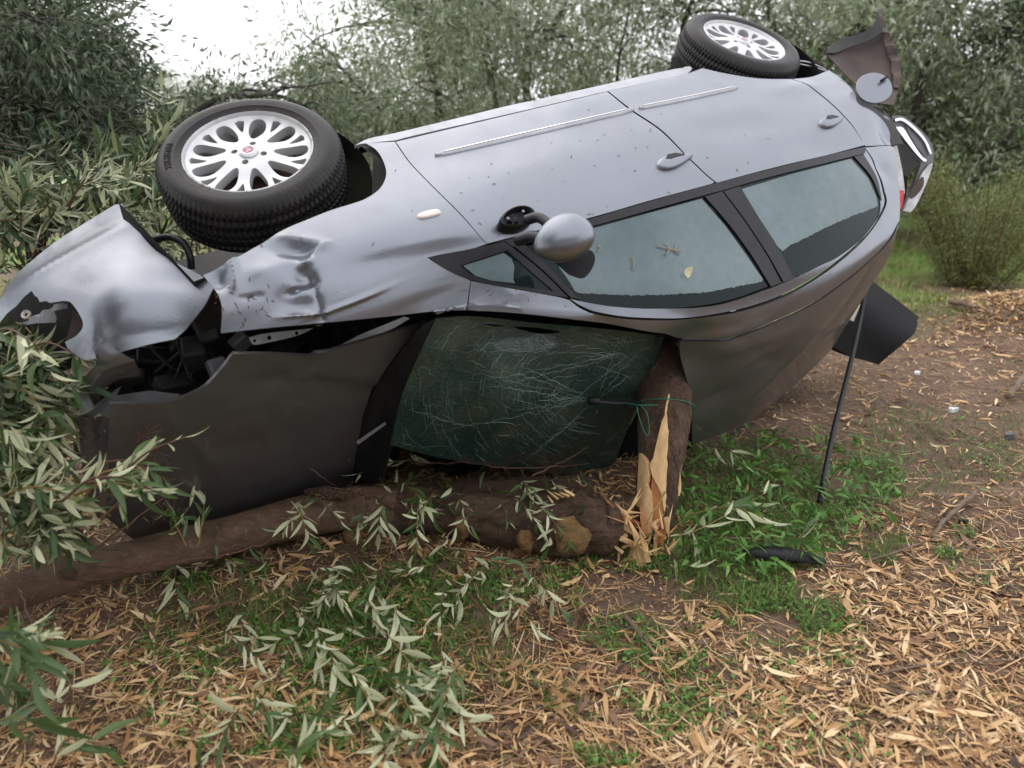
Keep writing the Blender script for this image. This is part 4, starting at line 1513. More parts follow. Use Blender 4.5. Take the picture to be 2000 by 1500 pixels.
TL = lambda d: (lambda uv: d + .0006 * (uv[:, 0] - 1750) + .0003 * (uv[:, 1] - 300))
tail = sheet('tail_lamp_surround', [(1742, 226, 'c'), (1764, 227), (1790, 246), (1812, 268), (1824, 296), (1822, 318), (1812, 350), (1792, 395), (1778, 415, 'c'), (1764, 414, 'c'), (1772, 392), (1790, 345), (1798, 318), (1780, 322), (1760, 302), (1746, 290, 'c'), (1744, 255)], TL(3.86), M['grey_plastic'], CAR, g=9, thick=.02, sharp=50)
for nm, o, mt, d, tk in [
    ('chrome_bead', [(1748, 232, 'c'), (1764, 231), (1788, 249), (1808, 272), (1819, 297), (1816, 299), (1805, 275), (1785, 253), (1763, 236), (1749, 237, 'c')], 'chrome', 3.84, .01),
    ('chrome_bead', [(1750, 248, 'c'), (1764, 250), (1780, 275), (1800, 305), (1810, 312), (1805, 315), (1792, 303), (1771, 277), (1756, 257, 'c')], 'chrome', 3.84, .01),
    ('lamp_bowl', [(1768, 244, 'c'), (1786, 256), (1803, 278), (1812, 298), (1806, 303), (1792, 288), (1776, 262)], 'grey_plastic', 3.855, .006),
    ('lamp_recess', [(1748, 262, 'c'), (1762, 280), (1784, 305), (1798, 318), (1786, 330), (1770, 345), (1760, 330), (1752, 300)], 'dark', 3.855, .01),
    ('chrome_bead', [(1814, 322, 'c'), (1822, 320), (1812, 352), (1794, 392), (1780, 413), (1766, 412, 'c'), (1784, 372), (1800, 340)], 'galv', 3.845, .012),
    ('lamp_mud', [(1792, 355, 'c'), (1803, 345), (1804, 362), (1790, 382), (1778, 388), (1780, 372)], 'brown_plastic', 3.83, .004),
    ('inner_lamp_bar', [(1742, 288, 'c'), (1752, 284, 'c'), (1762, 330), (1767, 370), (1766, 380, 'c'), (1758, 378, 'c'), (1752, 340)], 'galv', 3.78, .02),
    ('red_lens', [(1756, 372, 'c'), (1766, 372, 'c'), (1764, 396), (1760, 408), (1755, 410, 'c')], 'red', 3.775, .012)]:
    sheet(nm, o, TL(d), M[mt], tail, g=9, thick=tk, sharp=50)
sheet('tail_opening', [(1742, 283, 'c'), (1752, 262), (1775, 320, 'c'), (1770, 380), (1758, 412), (1752, 360)], TL(3.93), M['dark'], CAR, g=12, thick=.02)
sheet('rear_corner_patch', [(1720, 226, 'c'), (1736, 232), (1744, 262), (1746, 279, 'c'), (1706, 281, 'c')], TL(3.655), M['paint'], CAR, g=8, thick=.006, disp=lambda P: .012 * np.exp(-np.abs(P[:, 0] - 1724) / 6))

# ---- loose load cover, dangling seal
blk = MB()
face = np.array([at(1612, 662, 4.35), at(1724, 560, 4.30), at(1790, 618, 4.30), at(1788, 640, 4.28), at(1700, 712, 4.30), at(1716, 713, 4.3)])
lc = sheet('load_cover', [(1696, 545, 'c'), (1716, 558), (1788, 614), (1792, 625), (1789, 645), (1775, 662), (1716, 712, 'c'), (1660, 694), (1612, 670, 'c'), (1640, 620), (1670, 580)], tps([(1696, 545, 4.62), (1790, 618, 4.58), (1789, 645, 4.44), (1716, 712, 4.40), (1612, 670, 4.30), (1700, 600, 4.38), (1760, 630, 4.44), (1680, 650, 4.33)]), M['felt'], CAR, g=9, thick=.06, sharp=50)
lc['label'] = 'black load cover fallen out behind the roof'
sheet('paper_tag', [(1676, 590, 'c'), (1681, 594, 'c'), (1667, 628, 'c'), (1659, 624, 'c')], lambda uv: 4.20 + 0 * uv[:, 0], mat('pale_paper', (.62, .58, .48), .8), CAR, g=10, thick=.004)
mb = MB()
seal = [at(1697, 508, 3.98), at(1690, 560, 3.93), at(1680, 620, 3.88), at(1665, 690, 3.78), at(1648, 760, 3.66), at(1630, 830, 3.52), at(1615, 900, 3.38), at(1604, 960, 3.24), at(1600, 980, 3.2)]
P = smooth_path(seal, 50)
mb.add(*tube(P, .0105, 8))
mb.add(*tube(P + CR * .009, .006, 6))
sl = mb.build('rubber_door_seal', [M['trim']], CAR)
sl['label'] = 'black rubber seal hanging down to the grass'
mb = MB()
mb.add(*tube(smooth_path([at(1148, 782, 2.92), at(1180, 786, 2.95), at(1215, 788, 3.0), at(1262, 786, 3.1)], 16), .010, 8))
mb.add(*box(at(1160, 783, 2.91), np.eye(3), (.022, .012, .014)))
mb.build('wiper_stub', [M['black']], CAR)
sheet('cabin_gap_shade', [(1262, 772, 'c'), (1300, 672, 'c'), (1336, 690, 'c'), (1352, 780, 'c'), (1354, 868, 'c'), (1260, 960, 'c'), (1190, 940, 'c'), (1220, 860, 'c')], tps([(1300, 672, 3.32), (1354, 868, 3.75), (1190, 940, 3.80), (1262, 772, 3.45), (1352, 780, 3.5)]), M['felt'], CAR, g=16, thick=.01)  # black sheet painting in the unlit cabin seen past the windscreen edge
sheet('bent_rail_edge', [(1322, 670, 'c'), (1340, 671), (1380, 668), (1412, 658, 'c'), (1390, 672), (1352, 683), (1328, 681, 'c')], lambda uv: 2.90 + .0012 * (uv[:, 0] - 1322), M['galv'], CAR, g=9, thick=.006)

# stuck bits of leaf and bark on the wet panels
r = np.random.default_rng(17)
mb = MB()
M['twig_pale'] = m_noisy('pale_twig', (.36, .28, .18), (.25, .18, .11), 60, .7, 0, 0)
M['fleck'] = m_noisy('leaf_fleck', (.10, .055, .035), (.05, .04, .02), 40, .8, 0, 0)
boxes = [(700, 1350, 300, 480), (450, 640, 470, 640), (1000, 1650, 180, 340), (900, 1250, 560, 600), (420, 520, 560, 640), (930, 1290, 230, 420)]
for k in range(110):
    x0, x1, y0, y1 = boxes[r.integers(len(boxes))]
    u, v = r.uniform(x0, x1), r.uniform(y0, y1)
    q = on_shell([(u, v)], (1, 11))
    c = car2w(shell(q[:, 0], q[:, 1]) + shell_n(q[:, 0], q[:, 1]) * (dent_disp(q)[0] + .0015))[0]
    if np.linalg.norm(project(c)[0] - (u, v)) > 4:
        continue
    N = (shell_n(q[:, 0], q[:, 1]) @ RW.T)[0]
    X = np.cross(N, r.normal(0, 1, 3))
    X /= np.linalg.norm(X)
    Y = np.cross(N, X)
    l, w = r.uniform(.003, .013), r.uniform(.0008, .0022)
    mb.add([c - X * l, c - Y * w + N * .001, c + X * l, c + Y * w + N * .001], [(0, 1, 2, 3)])
fk = mb.build('leaf_flecks', [M['fleck']], CAR)
fk['kind'] = 'stuff'
for px_ in [[(1283, 481), (1308, 487), (1330, 492)], [(1300, 476), (1306, 487), (1298, 500)], [(1320, 478), (1318, 490), (1326, 497)], [(1234, 502), (1237, 515), (1236, 528)], [(1168, 480), (1172, 486), (1166, 492)]]:
    pts_ = [shell_pt(u, v, .0035, (5, 10)) for u, v in px_]
    tv_ = tube(smooth_path(pts_, 8), .0022, 5)
    obj('dry_twig', tv_[0], tv_[1], M['twig_pale'], door_f)
# ---------------------------------------------------------------- materials of the grove
def m_soil():
    m = mat('damp_soil', (.1, .06, .04), .9)
    v = coords(m)
    n1 = noise(m, 3.2, 10, .7, v)
    n2 = noise(m, 38, 6, .7, v)
    c = mix(m, maprange(m, n1, .35, .65), (.125, .075, .048), (.25, .16, .105))
    c = mix(m, maprange(m, n2, .35, .7, 0, .7), c, (.06, .036, .024))
    g = noise(m, 0.55, 5, .6, v)
    sep = nd(m, 'ShaderNodeSeparateXYZ')
    lk(m, v, sep.inputs[0])
    far = maprange(m, sep.outputs[1], 5.2, 7.5, 0, 1)
    mu = nd(m, 'ShaderNodeMath', operation='MULTIPLY')
    lk(m, far, mu.inputs[0])
    lk(m, maprange(m, g, .42, .56), mu.inputs[1])
    c = mix(m, mu.outputs[0], c, (.17, .25, .05))
    lk(m, c, bsdf(m).inputs['Base Color'])
    bump(m, n2, .7, .02)
    return m


def m_tinted(name, stops, rough=.6, trans=0.0, spec=.4):
    """one sheet of leaves; every leaf carries its own tint"""
    m = mat(name, (.3, .2, .1), rough)
    b = bsdf(m)
    b.inputs['Specular IOR Level'].default_value = spec
    at_ = nd(m, 'ShaderNodeAttribute', attribute_name='tint')
    c = ramp(m, at_.outputs['Fac'], stops)
    lk(m, c, b.inputs['Base Color'])
    if trans:
        out = m.node_tree.nodes['Material Output']
        tr = nd(m, 'ShaderNodeBsdfTranslucent')
        lk(m, c, tr.inputs['Color'])
        mx = nd(m, 'ShaderNodeMixShader')
        mx.inputs[0].default_value = trans
        lk(m, b.outputs[0], mx.inputs[1])
        lk(m, tr.outputs[0], mx.inputs[2])
        lk(m, mx.outputs[0], out.inputs['Surface'])
    return m


def m_olive(name, top, top2, under, under2, rough=.42, trans=.18, attr=True):
    """green above, felted silver below"""
    m = mat(name, top, rough)
    b = bsdf(m)
    if attr:
        t = nd(m, 'ShaderNodeAttribute', attribute_name='tint').outputs['Fac']
    else:
        t = nd(m, 'ShaderNodeObjectInfo').outputs['Random']
    gm = nd(m, 'ShaderNodeNewGeometry')
    c = mix(m, gm.outputs['Backfacing'], mix(m, t, top, top2), mix(m, t, under, under2))
    lk(m, c, b.inputs['Base Color'])
    out = m.node_tree.nodes['Material Output']
    tr = nd(m, 'ShaderNodeBsdfTranslucent')
    lk(m, c, tr.inputs['Color'])
    mx = nd(m, 'ShaderNodeMixShader')
    mx.inputs[0].default_value = trans
    lk(m, b.outputs[0], mx.inputs[1])
    lk(m, tr.outputs[0], mx.inputs[2])
    lk(m, mx.outputs[0], out.inputs['Surface'])
    return m


def m_bark(name, c1, c2, c3, stretch=(7, 34, 34), fis=.75):
    """bark: mottled, flecked with lichen, fissured along the limb"""
    m = mat(name, c1, .8)
    v = coords(m)
    f = noise(m, 8, 8, .7, v)
    g = noise(m, 48, 6, .75, v)
    mp = nd(m, 'ShaderNodeMapping')
    mp.inputs['Scale'].default_value = stretch
    lk(m, v, mp.inputs['Vector'])
    h = noise(m, 1.0, 7, .72, mp.outputs[0], .8)
    c = mix(m, maprange(m, f, .35, .65), c1, c2)
    c = mix(m, maprange(m, g, .56, .68, 0, .85), c, c3)
    c = mix(m, maprange(m, h, .50, .36, 0, fis), c, tuple(a * .28 for a in c1))
    lk(m, c, bsdf(m).inputs['Base Color'])
    ad = nd(m, 'ShaderNodeMath', operation='ADD')
    lk(m, g, ad.inputs[0])
    lk(m, h, ad.inputs[1])
    ad2 = nd(m, 'ShaderNodeMath', operation='ADD')
    lk(m, ad.outputs[0], ad2.inputs[0])
    lk(m, h, ad2.inputs[1])
    bump(m, ad2.outputs[0], 1.0, .02)
    return m


def m_wood(name, c1, c2, c3):
    """torn fibres running along the trunk"""
    m = mat(name, c1, .6)
    v = coords(m)
    mp = nd(m, 'ShaderNodeMapping')
    mp.inputs['Scale'].default_value = (45, 45, 5)
    lk(m, v, mp.inputs['Vector'])
    f = noise(m, 1.0, 6, .7, mp.outputs[0])
    h = noise(m, 9, 4, .6, v)
    c = mix(m, maprange(m, f, .3, .7), c1, c2)
    c = mix(m, maprange(m, h, .55, .75), c, c3)
    lk(m, c, bsdf(m).inputs['Base Color'])
    bump(m, f, .5, .004)
    return m


M['soil'] = m_soil()
M['litter'] = m_tinted('dry_leaf', [(0, (.07, .038, .025)), (.28, (.22, .12, .062)), (.5, (.45, .245, .10)), (.75, (.63, .395, .19)), (1, (.80, .60, .35))], .55)
M['grass'] = m_tinted('grass_blade', [(0, (.055, .12, .02)), (.5, (.11, .225, .035)), (.85, (.19, .32, .06)), (1, (.45, .38, .17))], .45, .25)
M['cover'] = m_tinted('small_green_leaf', [(0, (.06, .15, .025)), (.6, (.13, .28, .05)), (1, (.25, .41, .09))], .5, .25)
M['crown_a'] = m_olive('olive_crown', (.085, .125, .048), (.155, .20, .085), (.31, .35, .235), (.48, .51, .39), .38, .36)
M['crown_b'] = m_olive('haze_lightened_crown', (.14, .185, .08), (.23, .28, .145), (.40, .44, .31), (.60, .63, .50), .38, .4)  # leaves lightened: distance haze and glare put into the colour
M['crown_c'] = m_olive('dark_crown', (.028, .056, .02), (.062, .098, .038), (.13, .16, .10), (.25, .28, .19), .42, .22)
M['bush'] = m_tinted('bush_leaf', [(0, (.07, .105, .03)), (.5, (.17, .205, .06)), (1, (.36, .34, .15))], .5, .2)
M['leaf'] = m_olive('olive_leaf', (.05, .105, .03), (.10, .165, .045), (.45, .47, .27), (.70, .71, .46), .4, .2, attr=False)
M['leaf_many'] = m_olive('olive_leaf_mass', (.035, .075, .022), (.085, .13, .04), (.22, .25, .12), (.46, .47, .28), .45, .2)
M['bark'] = m_bark('olive_bark', (.088, .046, .027), (.185, .108, .066), (.32, .225, .155))
M['bark_smooth'] = m_bark('smooth_bark', (.175, .095, .055), (.29, .18, .115), (.42, .32, .225), (9, 26, 26), .45)
M['bark_up'] = m_bark('standing_bark', (.088, .046, .027), (.185, .108, .066), (.32, .225, .155), (34, 34, 7))
M['bark_far'] = mat('tree_bark', (.05, .038, .032), .85)
M['burl'] = m_bark('yellow_burl', (.40, .24, .085), (.20, .115, .05), (.12, .07, .035), fis=.3)
M['wood'] = m_wood('fresh_split_wood', (.76, .52, .27), (.56, .32, .135), (.42, .21, .08))
M['heart'] = m_wood('red_heartwood', (.30, .10, .03), (.48, .20, .06), (.16, .05, .02))
M['twig'] = m_noisy('red_brown_twig', (.15, .065, .038), (.09, .045, .03), 30, .55, 0, .2, .002)
M['twig_green'] = m_noisy('ochre_twig', (.32, .19, .055), (.20, .14, .05), 20, .5, 0, .1, .002)
M['stick'] = m_noisy('grey_stick', (.22, .15, .105), (.12, .075, .055), 20, .8, 0, .4, .003)
M['twine'] = mat('green_twine', (.01, .17, .11), .4)
M['olive'] = m_noisy('purple_olive', (.07, .03, .07), (.14, .08, .14), 40, .3, 0, 0)
M['olive_green'] = mat('green_olive', (.30, .36, .16), .35)
M['paper'] = mat('white_scrap', (.75, .75, .75), .7)
M['yellow_leaf'] = mat('yellow_leaf', (.52, .58, .05), .4)

# ---------------------------------------------------------------- ground
gx = np.concatenate([np.linspace(-60, -6, 28), np.linspace(-5.8, 7, 129), np.linspace(7.5, 60, 28)])
gy = np.concatenate([np.linspace(-6, .8, 8), np.linspace(1, 9, 101), np.linspace(9.5, 90, 40)])
GX, GY = np.meshgrid(gx, gy, indexing='ij')
V = np.stack([GX, GY, ground_z(GX, GY)], -1).reshape(-1, 3)
n1, n2 = len(gx), len(gy)
ii, jj = np.meshgrid(np.arange(n1 - 1), np.arange(n2 - 1), indexing='ij')
F = np.stack([ii * n2 + jj, (ii + 1) * n2 + jj, (ii + 1) * n2 + jj + 1, ii * n2 + jj + 1], -1).reshape(-1, 4)
g_ = obj('ground', V, F, M['soil'])
g_['kind'] = 'structure'


def ground_poly(px):
    return np.array([on_ground(u, v)[:2] for u, v in px])


GREEN = [(ground_poly(p), d) for p, d in [
    ([(1335, 880), (1420, 850), (1500, 880), (1600, 890), (1690, 880), (1770, 930), (1790, 1000), (1740, 1050), (1640, 1080), (1580, 1180), (1480, 1190), (1400, 1210), (1340, 1160), (1220, 1140), (1210, 1080), (1300, 1060)], 1.0),
    ([(1180, 1090), (1330, 1100), (1340, 1150), (1180, 1140), (960, 1180), (900, 1130), (1000, 1100)], .8),
    ([(360, 1130), (600, 1110), (900, 1130), (1000, 1200), (960, 1300), (760, 1330), (560, 1300), (420, 1200)], .85),
    ([(1200, 1190), (1320, 1200), (1360, 1270), (1250, 1290), (1190, 1250)], .6),
    ([(1180, 1300), (1330, 1340), (1420, 1420), (1380, 1500), (1260, 1500), (1160, 1420)], .5),
    ([(640, 1330), (1000, 1300), (1040, 1420), (800, 1500), (560, 1500)], .5),
    ([(250, 1200), (420, 1180), (560, 1300), (640, 1420), (480, 1400), (330, 1300)], .4),
    ([(1420, 1240), (1600, 1230), (1700, 1330), (1560, 1360), (1400, 1330)], .3),
    ([(1690, 800), (1850, 800), (2010, 830), (2010, 960), (1890, 970), (1720, 890)], .55),
    ([(1690, 480), (1760, 440), (1800, 560), (1900, 590), (1930, 640), (1820, 640), (1700, 560)], 1.0),
    ([(1740, 430), (1800, 380), (2060, 330), (2060, 440), (2000, 540), (1800, 520)], .6)]]
BARE = [ground_poly(p) for p in [[(1140, 1130), (1220, 1120), (1330, 1150), (1310, 1200), (1200, 1210), (1130, 1180)], [(1450, 1210), (1530, 1200), (1550, 1250), (1480, 1260)], [(1590, 930), (1680, 925), (1690, 960), (1620, 965)]]]


def green_at(q):
    q = q + .13 * np.stack([np.sin(q[:, 1] * 9 + 2 * np.sin(q[:, 0] * 5)) + .6 * np.sin(q[:, 1] * 23 + q[:, 0] * 17), np.sin(q[:, 0] * 8 + 1.5 * np.sin(q[:, 1] * 6)) + .6 * np.sin(q[:, 0] * 21 - q[:, 1] * 19)], 1)
    g = np.zeros(len(q))
    for p, d in GREEN:
        g = np.maximum(g, d * inside(p, q))
    return g


def bare_at(q):
    b = np.zeros(len(q), bool)
    for p in BARE:
        b |= inside(p, q)
    return b


def tint_attr(me, vals, per):
    a = me.attributes.new('tint', 'FLOAT', 'POINT')
    a.data.foreach_set('value', np.repeat(np.asarray(vals, np.float32), per))


def scatter(n, y0, y1, margin=.45, power=1.6):
    """ground points, denser near the path; the strip is somewhat wider than the view"""
    u = rng.random(n)
    a = 1 - power
    y = (y0 ** a + u * (y1 ** a - y0 ** a)) ** (1 / a)
    x = rng.uniform(-1, 1, n) * (.74 * (y + .45) + margin)
    return np.stack([x, y], 1)


def leaf_sheet(P, L, W, yaw, pitch, roll, curl):
    """many pointed leaves: 6 vertices, 4 triangles each"""
    n = len(P)
    t = np.array([0, .33, .33, .72, .72, 1.0])
    s = np.array([0, 1, -1, .8, -.8, 0])
    X = (t[None] - .5) * L[:, None]
    Y = s[None] * W[:, None] * .5
    Z = curl[:, None] * L[:, None] * ((t[None] - .5) ** 2 * 2 - .2) + np.abs(s[None]) * W[:, None] * .12
    cr, sr = np.cos(roll)[:, None], np.sin(roll)[:, None]
    Y, Z = Y * cr - Z * sr, Y * sr + Z * cr
    cp, sp = np.cos(pitch)[:, None], np.sin(pitch)[:, None]
    X, Z = X * cp - Z * sp, X * sp + Z * cp
    cy, sy = np.cos(yaw)[:, None], np.sin(yaw)[:, None]
    X, Y = X * cy - Y * sy, X * sy + Y * cy
    V = np.stack([X, Y, Z], -1) + P[:, None, :]
    T = np.array([[0, 2, 1], [1, 2, 4], [1, 4, 3], [3, 4, 5]])
    F = (np.arange(n)[:, None, None] * 6 + T[None]).reshape(-1, 3)
    return V.reshape(-1, 3), F


# dry leaves
q = np.concatenate([scatter(92000, 1.0, 7.5, 1.5, 1.7), np.stack([rng.normal(4.1, .55, 9000), rng.normal(5.45, .5, 9000)], 1)])
gr = green_at(q)
w = np.where(gr > .9, .10, np.where(gr > .5, .30, 1 - .75 * gr))
w = np.where(bare_at(q), .10, w)
w = w * np.where((q[:, 1] > 3.0) & (q[:, 0] > 1.0) & (q[:, 1] < 5.2), .62, 1.0)
w = w * np.where((q[:, 0] < -.4) & (q[:, 1] < 3.2), .6, 1.0)
clump = .55 + .45 * np.sin(q[:, 0] * 7.3 + 2 * np.sin(q[:, 1] * 5.1)) * np.cos(q[:, 1] * 6.7 + 1.7 * np.sin(q[:, 0] * 4.2))
w *= np.clip(.12 + .78 * clump, 0, 1)
q = q[rng.random(len(q)) < w]
n = len(q)
Lf = (.020 + rng.gamma(2.6, .0145, n)).clip(.015, .125)
P = np.stack([q[:, 0], q[:, 1], ground_z(q[:, 0], q[:, 1]) + rng.gamma(2.0, .005, n) + .003], 1)
Vl, Fl = leaf_sheet(P, Lf, Lf * rng.uniform(.09, .19, n), rng.uniform(0, 2 * math.pi, n), rng.normal(0, .14, n), rng.normal(0, .45, n) + (rng.random(n) < .4) * math.pi, rng.normal(.12, .38, n))
lit = obj('leaf_litter', Vl, Fl, M['litter'])
tpatch = .14 * np.sin(q[:, 0] * 3.1 + 2 * np.sin(q[:, 1] * 2.3)) + .10 * np.sin(q[:, 1] * 11 + q[:, 0] * 6)
tint_attr(lit.data, (rng.beta(1.5, 1.15, n) * .95 + tpatch).clip(0, 1), 6)
tag(lit, 'carpet of dry tan leaves over the bare soil', 'leaf litter', kind='stuff')

# crumbs and rotted bits trodden into the soil
q = scatter(80000, 1.1, 6.0, 1.2, 1.9)
q = q[rng.random(len(q)) > .75 * green_at(q)]
n = len(q)
P = np.stack([q[:, 0], q[:, 1], ground_z(q[:, 0], q[:, 1]) + rng.uniform(.001, .005, n)], 1)
Lb = rng.uniform(.006, .026, n)
an = rng.uniform(0, 6.28, n)
dx, dy = np.stack([np.cos(an), np.sin(an), rng.normal(0, .2, n)], 1) * Lb[:, None] * .5, np.stack([-np.sin(an), np.cos(an), rng.normal(0, .3, n)], 1) * (Lb * rng.uniform(.08, .3, n))[:, None]
Vb = np.stack([P - dx, P + dy, P + dx, P - dy], 1).reshape(-1, 3)
crumb = obj('leaf_crumbs', Vb, np.arange(4 * n).reshape(n, 4), M['litter'])
tint_attr(crumb.data, rng.beta(1.1, 2.0, n), 4)
tag(crumb, 'brown crumbs of rotted leaf trodden into the soil', 'leaf crumbs', kind='stuff')

# straw and stalk fragments
q = scatter(13000, 1.1, 6.5, 1.3, 1.6)
q = q[rng.random(len(q)) > .8 * green_at(q)]
n = len(q)
P = np.stack([q[:, 0], q[:, 1], ground_z(q[:, 0], q[:, 1]) + rng.uniform(.004, .022, n)], 1)
Ls = rng.uniform(.05, .22, n)
Vs, Fs = leaf_sheet(P, Ls, rng.uniform(.0018, .0045, n), rng.uniform(0, 2 * math.pi, n), rng.normal(0, .08, n), rng.normal(0, .3, n), rng.normal(.1, .2, n))
stw = obj('straw_fragments', Vs, Fs, M['litter'])
tint_attr(stw.data, rng.uniform(.3, 1, n), 6)
tag(stw, 'thin broken stalks strewn among the dry leaves', 'straw', kind='stuff')


# grass
def blades(q, H, W, lean):
    n = len(q)
    base = np.stack([q[:, 0], q[:, 1], ground_z(q[:, 0], q[:, 1]) - .004], 1)
    yaw = rng.uniform(0, 2 * math.pi, n)
    d = np.stack([np.cos(yaw), np.sin(yaw), 0 * yaw], 1)
    s = np.stack([-np.sin(yaw), np.cos(yaw), 0 * yaw], 1)
    V = []
    for f, wf in ((0, 1.0), (.45, .8), (.8, .45)):
        c = base + np.array([0, 0, 1.0]) * (H * f * (1 - .35 * f * lean))[:, None] + d * (H * lean * f * f)[:, None]
        V += [c + s * (W * wf * .5)[:, None], c - s * (W * wf * .5)[:, None]]
    V.append(base + np.array([0, 0, 1.0]) * (H * (1 - .4 * lean))[:, None] + d * (H * lean)[:, None])
    V = np.stack(V, 1)
    T = np.array([[0, 1, 3], [0, 3, 2], [2, 3, 5], [2, 5, 4], [4, 5, 6]])
    return V.reshape(-1, 3), (np.arange(n)[:, None, None] * 7 + T[None]).reshape(-1, 3)


q = np.concatenate([scatter(150000, 1.5, 7.0, .3, 1.3), np.stack([rng.uniform(2.2, 9, 60000), rng.uniform(6.3, 15, 60000)], 1)])
g = green_at(q)
patch = .5 + .5 * np.sin(q[:, 0] * 9.1 + 1.3 * np.sin(q[:, 1] * 7)) * np.sin(q[:, 1] * 8.3 + q[:, 0] * 3)
keep = rng.random(len(q)) < np.clip(g * (.35 + .65 * patch) + .03 + (q[:, 1] > 9) * .3, 0, 1)
keep &= ~bare_at(q)
q = q[keep]
n = len(q)
g = green_at(q)
H = rng.gamma(4, .011, n) * (.55 + .6 * g) * np.where(q[:, 1] > 6, 1.5, 1.0)
Vg, Fg = blades(q, H.clip(.012, .16), rng.uniform(.0022, .005, n) * np.where(q[:, 1] > 6, 1.8, 1), rng.uniform(.2, 1.3, n))
gs = obj('grass', Vg, Fg, M['grass'])
tint_attr(gs.data, rng.beta(1.8, 2.2, n) * np.where(rng.random(n) < .06, 2, 1) + .3 * (q[:, 1] > 6), 7)
tag(gs, 'short wet grass growing in patches', 'grass', kind='stuff')

q = scatter(95000, 1.5, 6.0, .3, 1.4)
g = green_at(q)
patch = np.sin(q[:, 0] * 6.1 + 2 * np.sin(q[:, 1] * 4)) * np.sin(q[:, 1] * 5.7 + q[:, 0] * 2)
q = q[(rng.random(len(q)) < np.clip(.6 * g * (patch > -.4) + .16 * (patch > .35), 0, 1)) & ~bare_at(q)]
n = len(q)
P = np.stack([q[:, 0], q[:, 1], ground_z(q[:, 0], q[:, 1]) + rng.uniform(.006, .028, n)], 1)
Lc = rng.uniform(.007, .02, n)
Vc, Fc = leaf_sheet(P, Lc, Lc * rng.uniform(.45, .9, n), rng.uniform(0, 6.28, n), rng.normal(.1, .4, n), rng.normal(0, .4, n), rng.normal(.1, .2, n))
cv = obj('ground_cover', Vc, Fc, M['cover'])
tint_attr(cv.data, rng.beta(2, 2, n), 6)
tag(cv, 'low small leaved weeds between the dry leaves', 'ground cover', kind='stuff')

# broad weeds by the stump
q = scatter(9000, 2.3, 4.2, .0, 1.2)
big = ground_poly([(1335, 880), (1420, 850), (1690, 880), (1770, 930), (1740, 1050), (1640, 1080), (1560, 1170), (1420, 1190), (1340, 1150), (1300, 1070)])
q = q[inside(big, q)]
q = q[rng.random(len(q)) < .8]
n = len(q)
P = np.stack([q[:, 0], q[:, 1], ground_z(q[:, 0], q[:, 1]) + rng.uniform(.02, .11, n)], 1)
Lw = rng.uniform(.03, .085, n)
Vw, Fw = leaf_sheet(P, Lw, Lw * rng.uniform(.12, .3, n), rng.uniform(0, 6.28, n), rng.normal(.15, .5, n), rng.normal(0, .5, n), rng.normal(-.1, .35, n))
wd = obj('weeds', Vw, Fw, M['cover'])
tint_attr(wd.data, rng.beta(1.6, 2.4, n), 6)
tag(wd, 'leafy green weeds crowding the foot of the stump', 'weeds', kind='stuff')


# ---------------------------------------------------------------- trees
def grow(seed, height, spread, trunk_r, levels=4, droop=.1, first=.35):
    """limbs of one tree about the origin: list of (path, r0, r1) and the twig ends"""
    r = np.random.default_rng(seed)
    limbs, tips = [], []

    def limb(p, d, L, rad, lev):
        n = 6
        pts = [p]
        dd = d.copy()
        for i in range(n):
            dd = dd + r.normal(0, .16, 3) + np.array([0, 0, .06 if lev < 2 else -droop])
            dd /= np.linalg.norm(dd)
            pts.append(pts[-1] + dd * L / n)
        pts = np.array(pts)
        limbs.append((pts, rad, rad * .55))
        if lev >= levels:
            tips.append((pts, dd))
            return
        k = r.integers(3, 5) if lev else r.integers(4, 6)
        for j in range(k):
            f = r.uniform(.45, 1.0) if lev else r.uniform(first, 1.0)
            i = min(int(f * n), n - 1)
            q_ = pts[i] + (pts[i + 1] - pts[i]) * (f * n - i if f < 1 else 1)
            az = r.uniform(0, 2 * math.pi)
            side = np.array([math.cos(az), math.sin(az), r.uniform(-.15, .7)])
            nd_ = dd * .35 + side * r.uniform(.7, 1.1)
            nd_ /= np.linalg.norm(nd_)
            limb(q_, nd_, L * r.uniform(.52, .74) * (spread if lev == 0 else 1), rad * r.uniform(.42, .6), lev + 1)
        limb(pts[-1], dd, L * .6, rad * .55, lev + 1)
    limb(np.zeros(3), np.array([r.normal(0, .12), r.normal(0, .12), 1.0]), height, trunk_r, 0)
    return limbs, tips


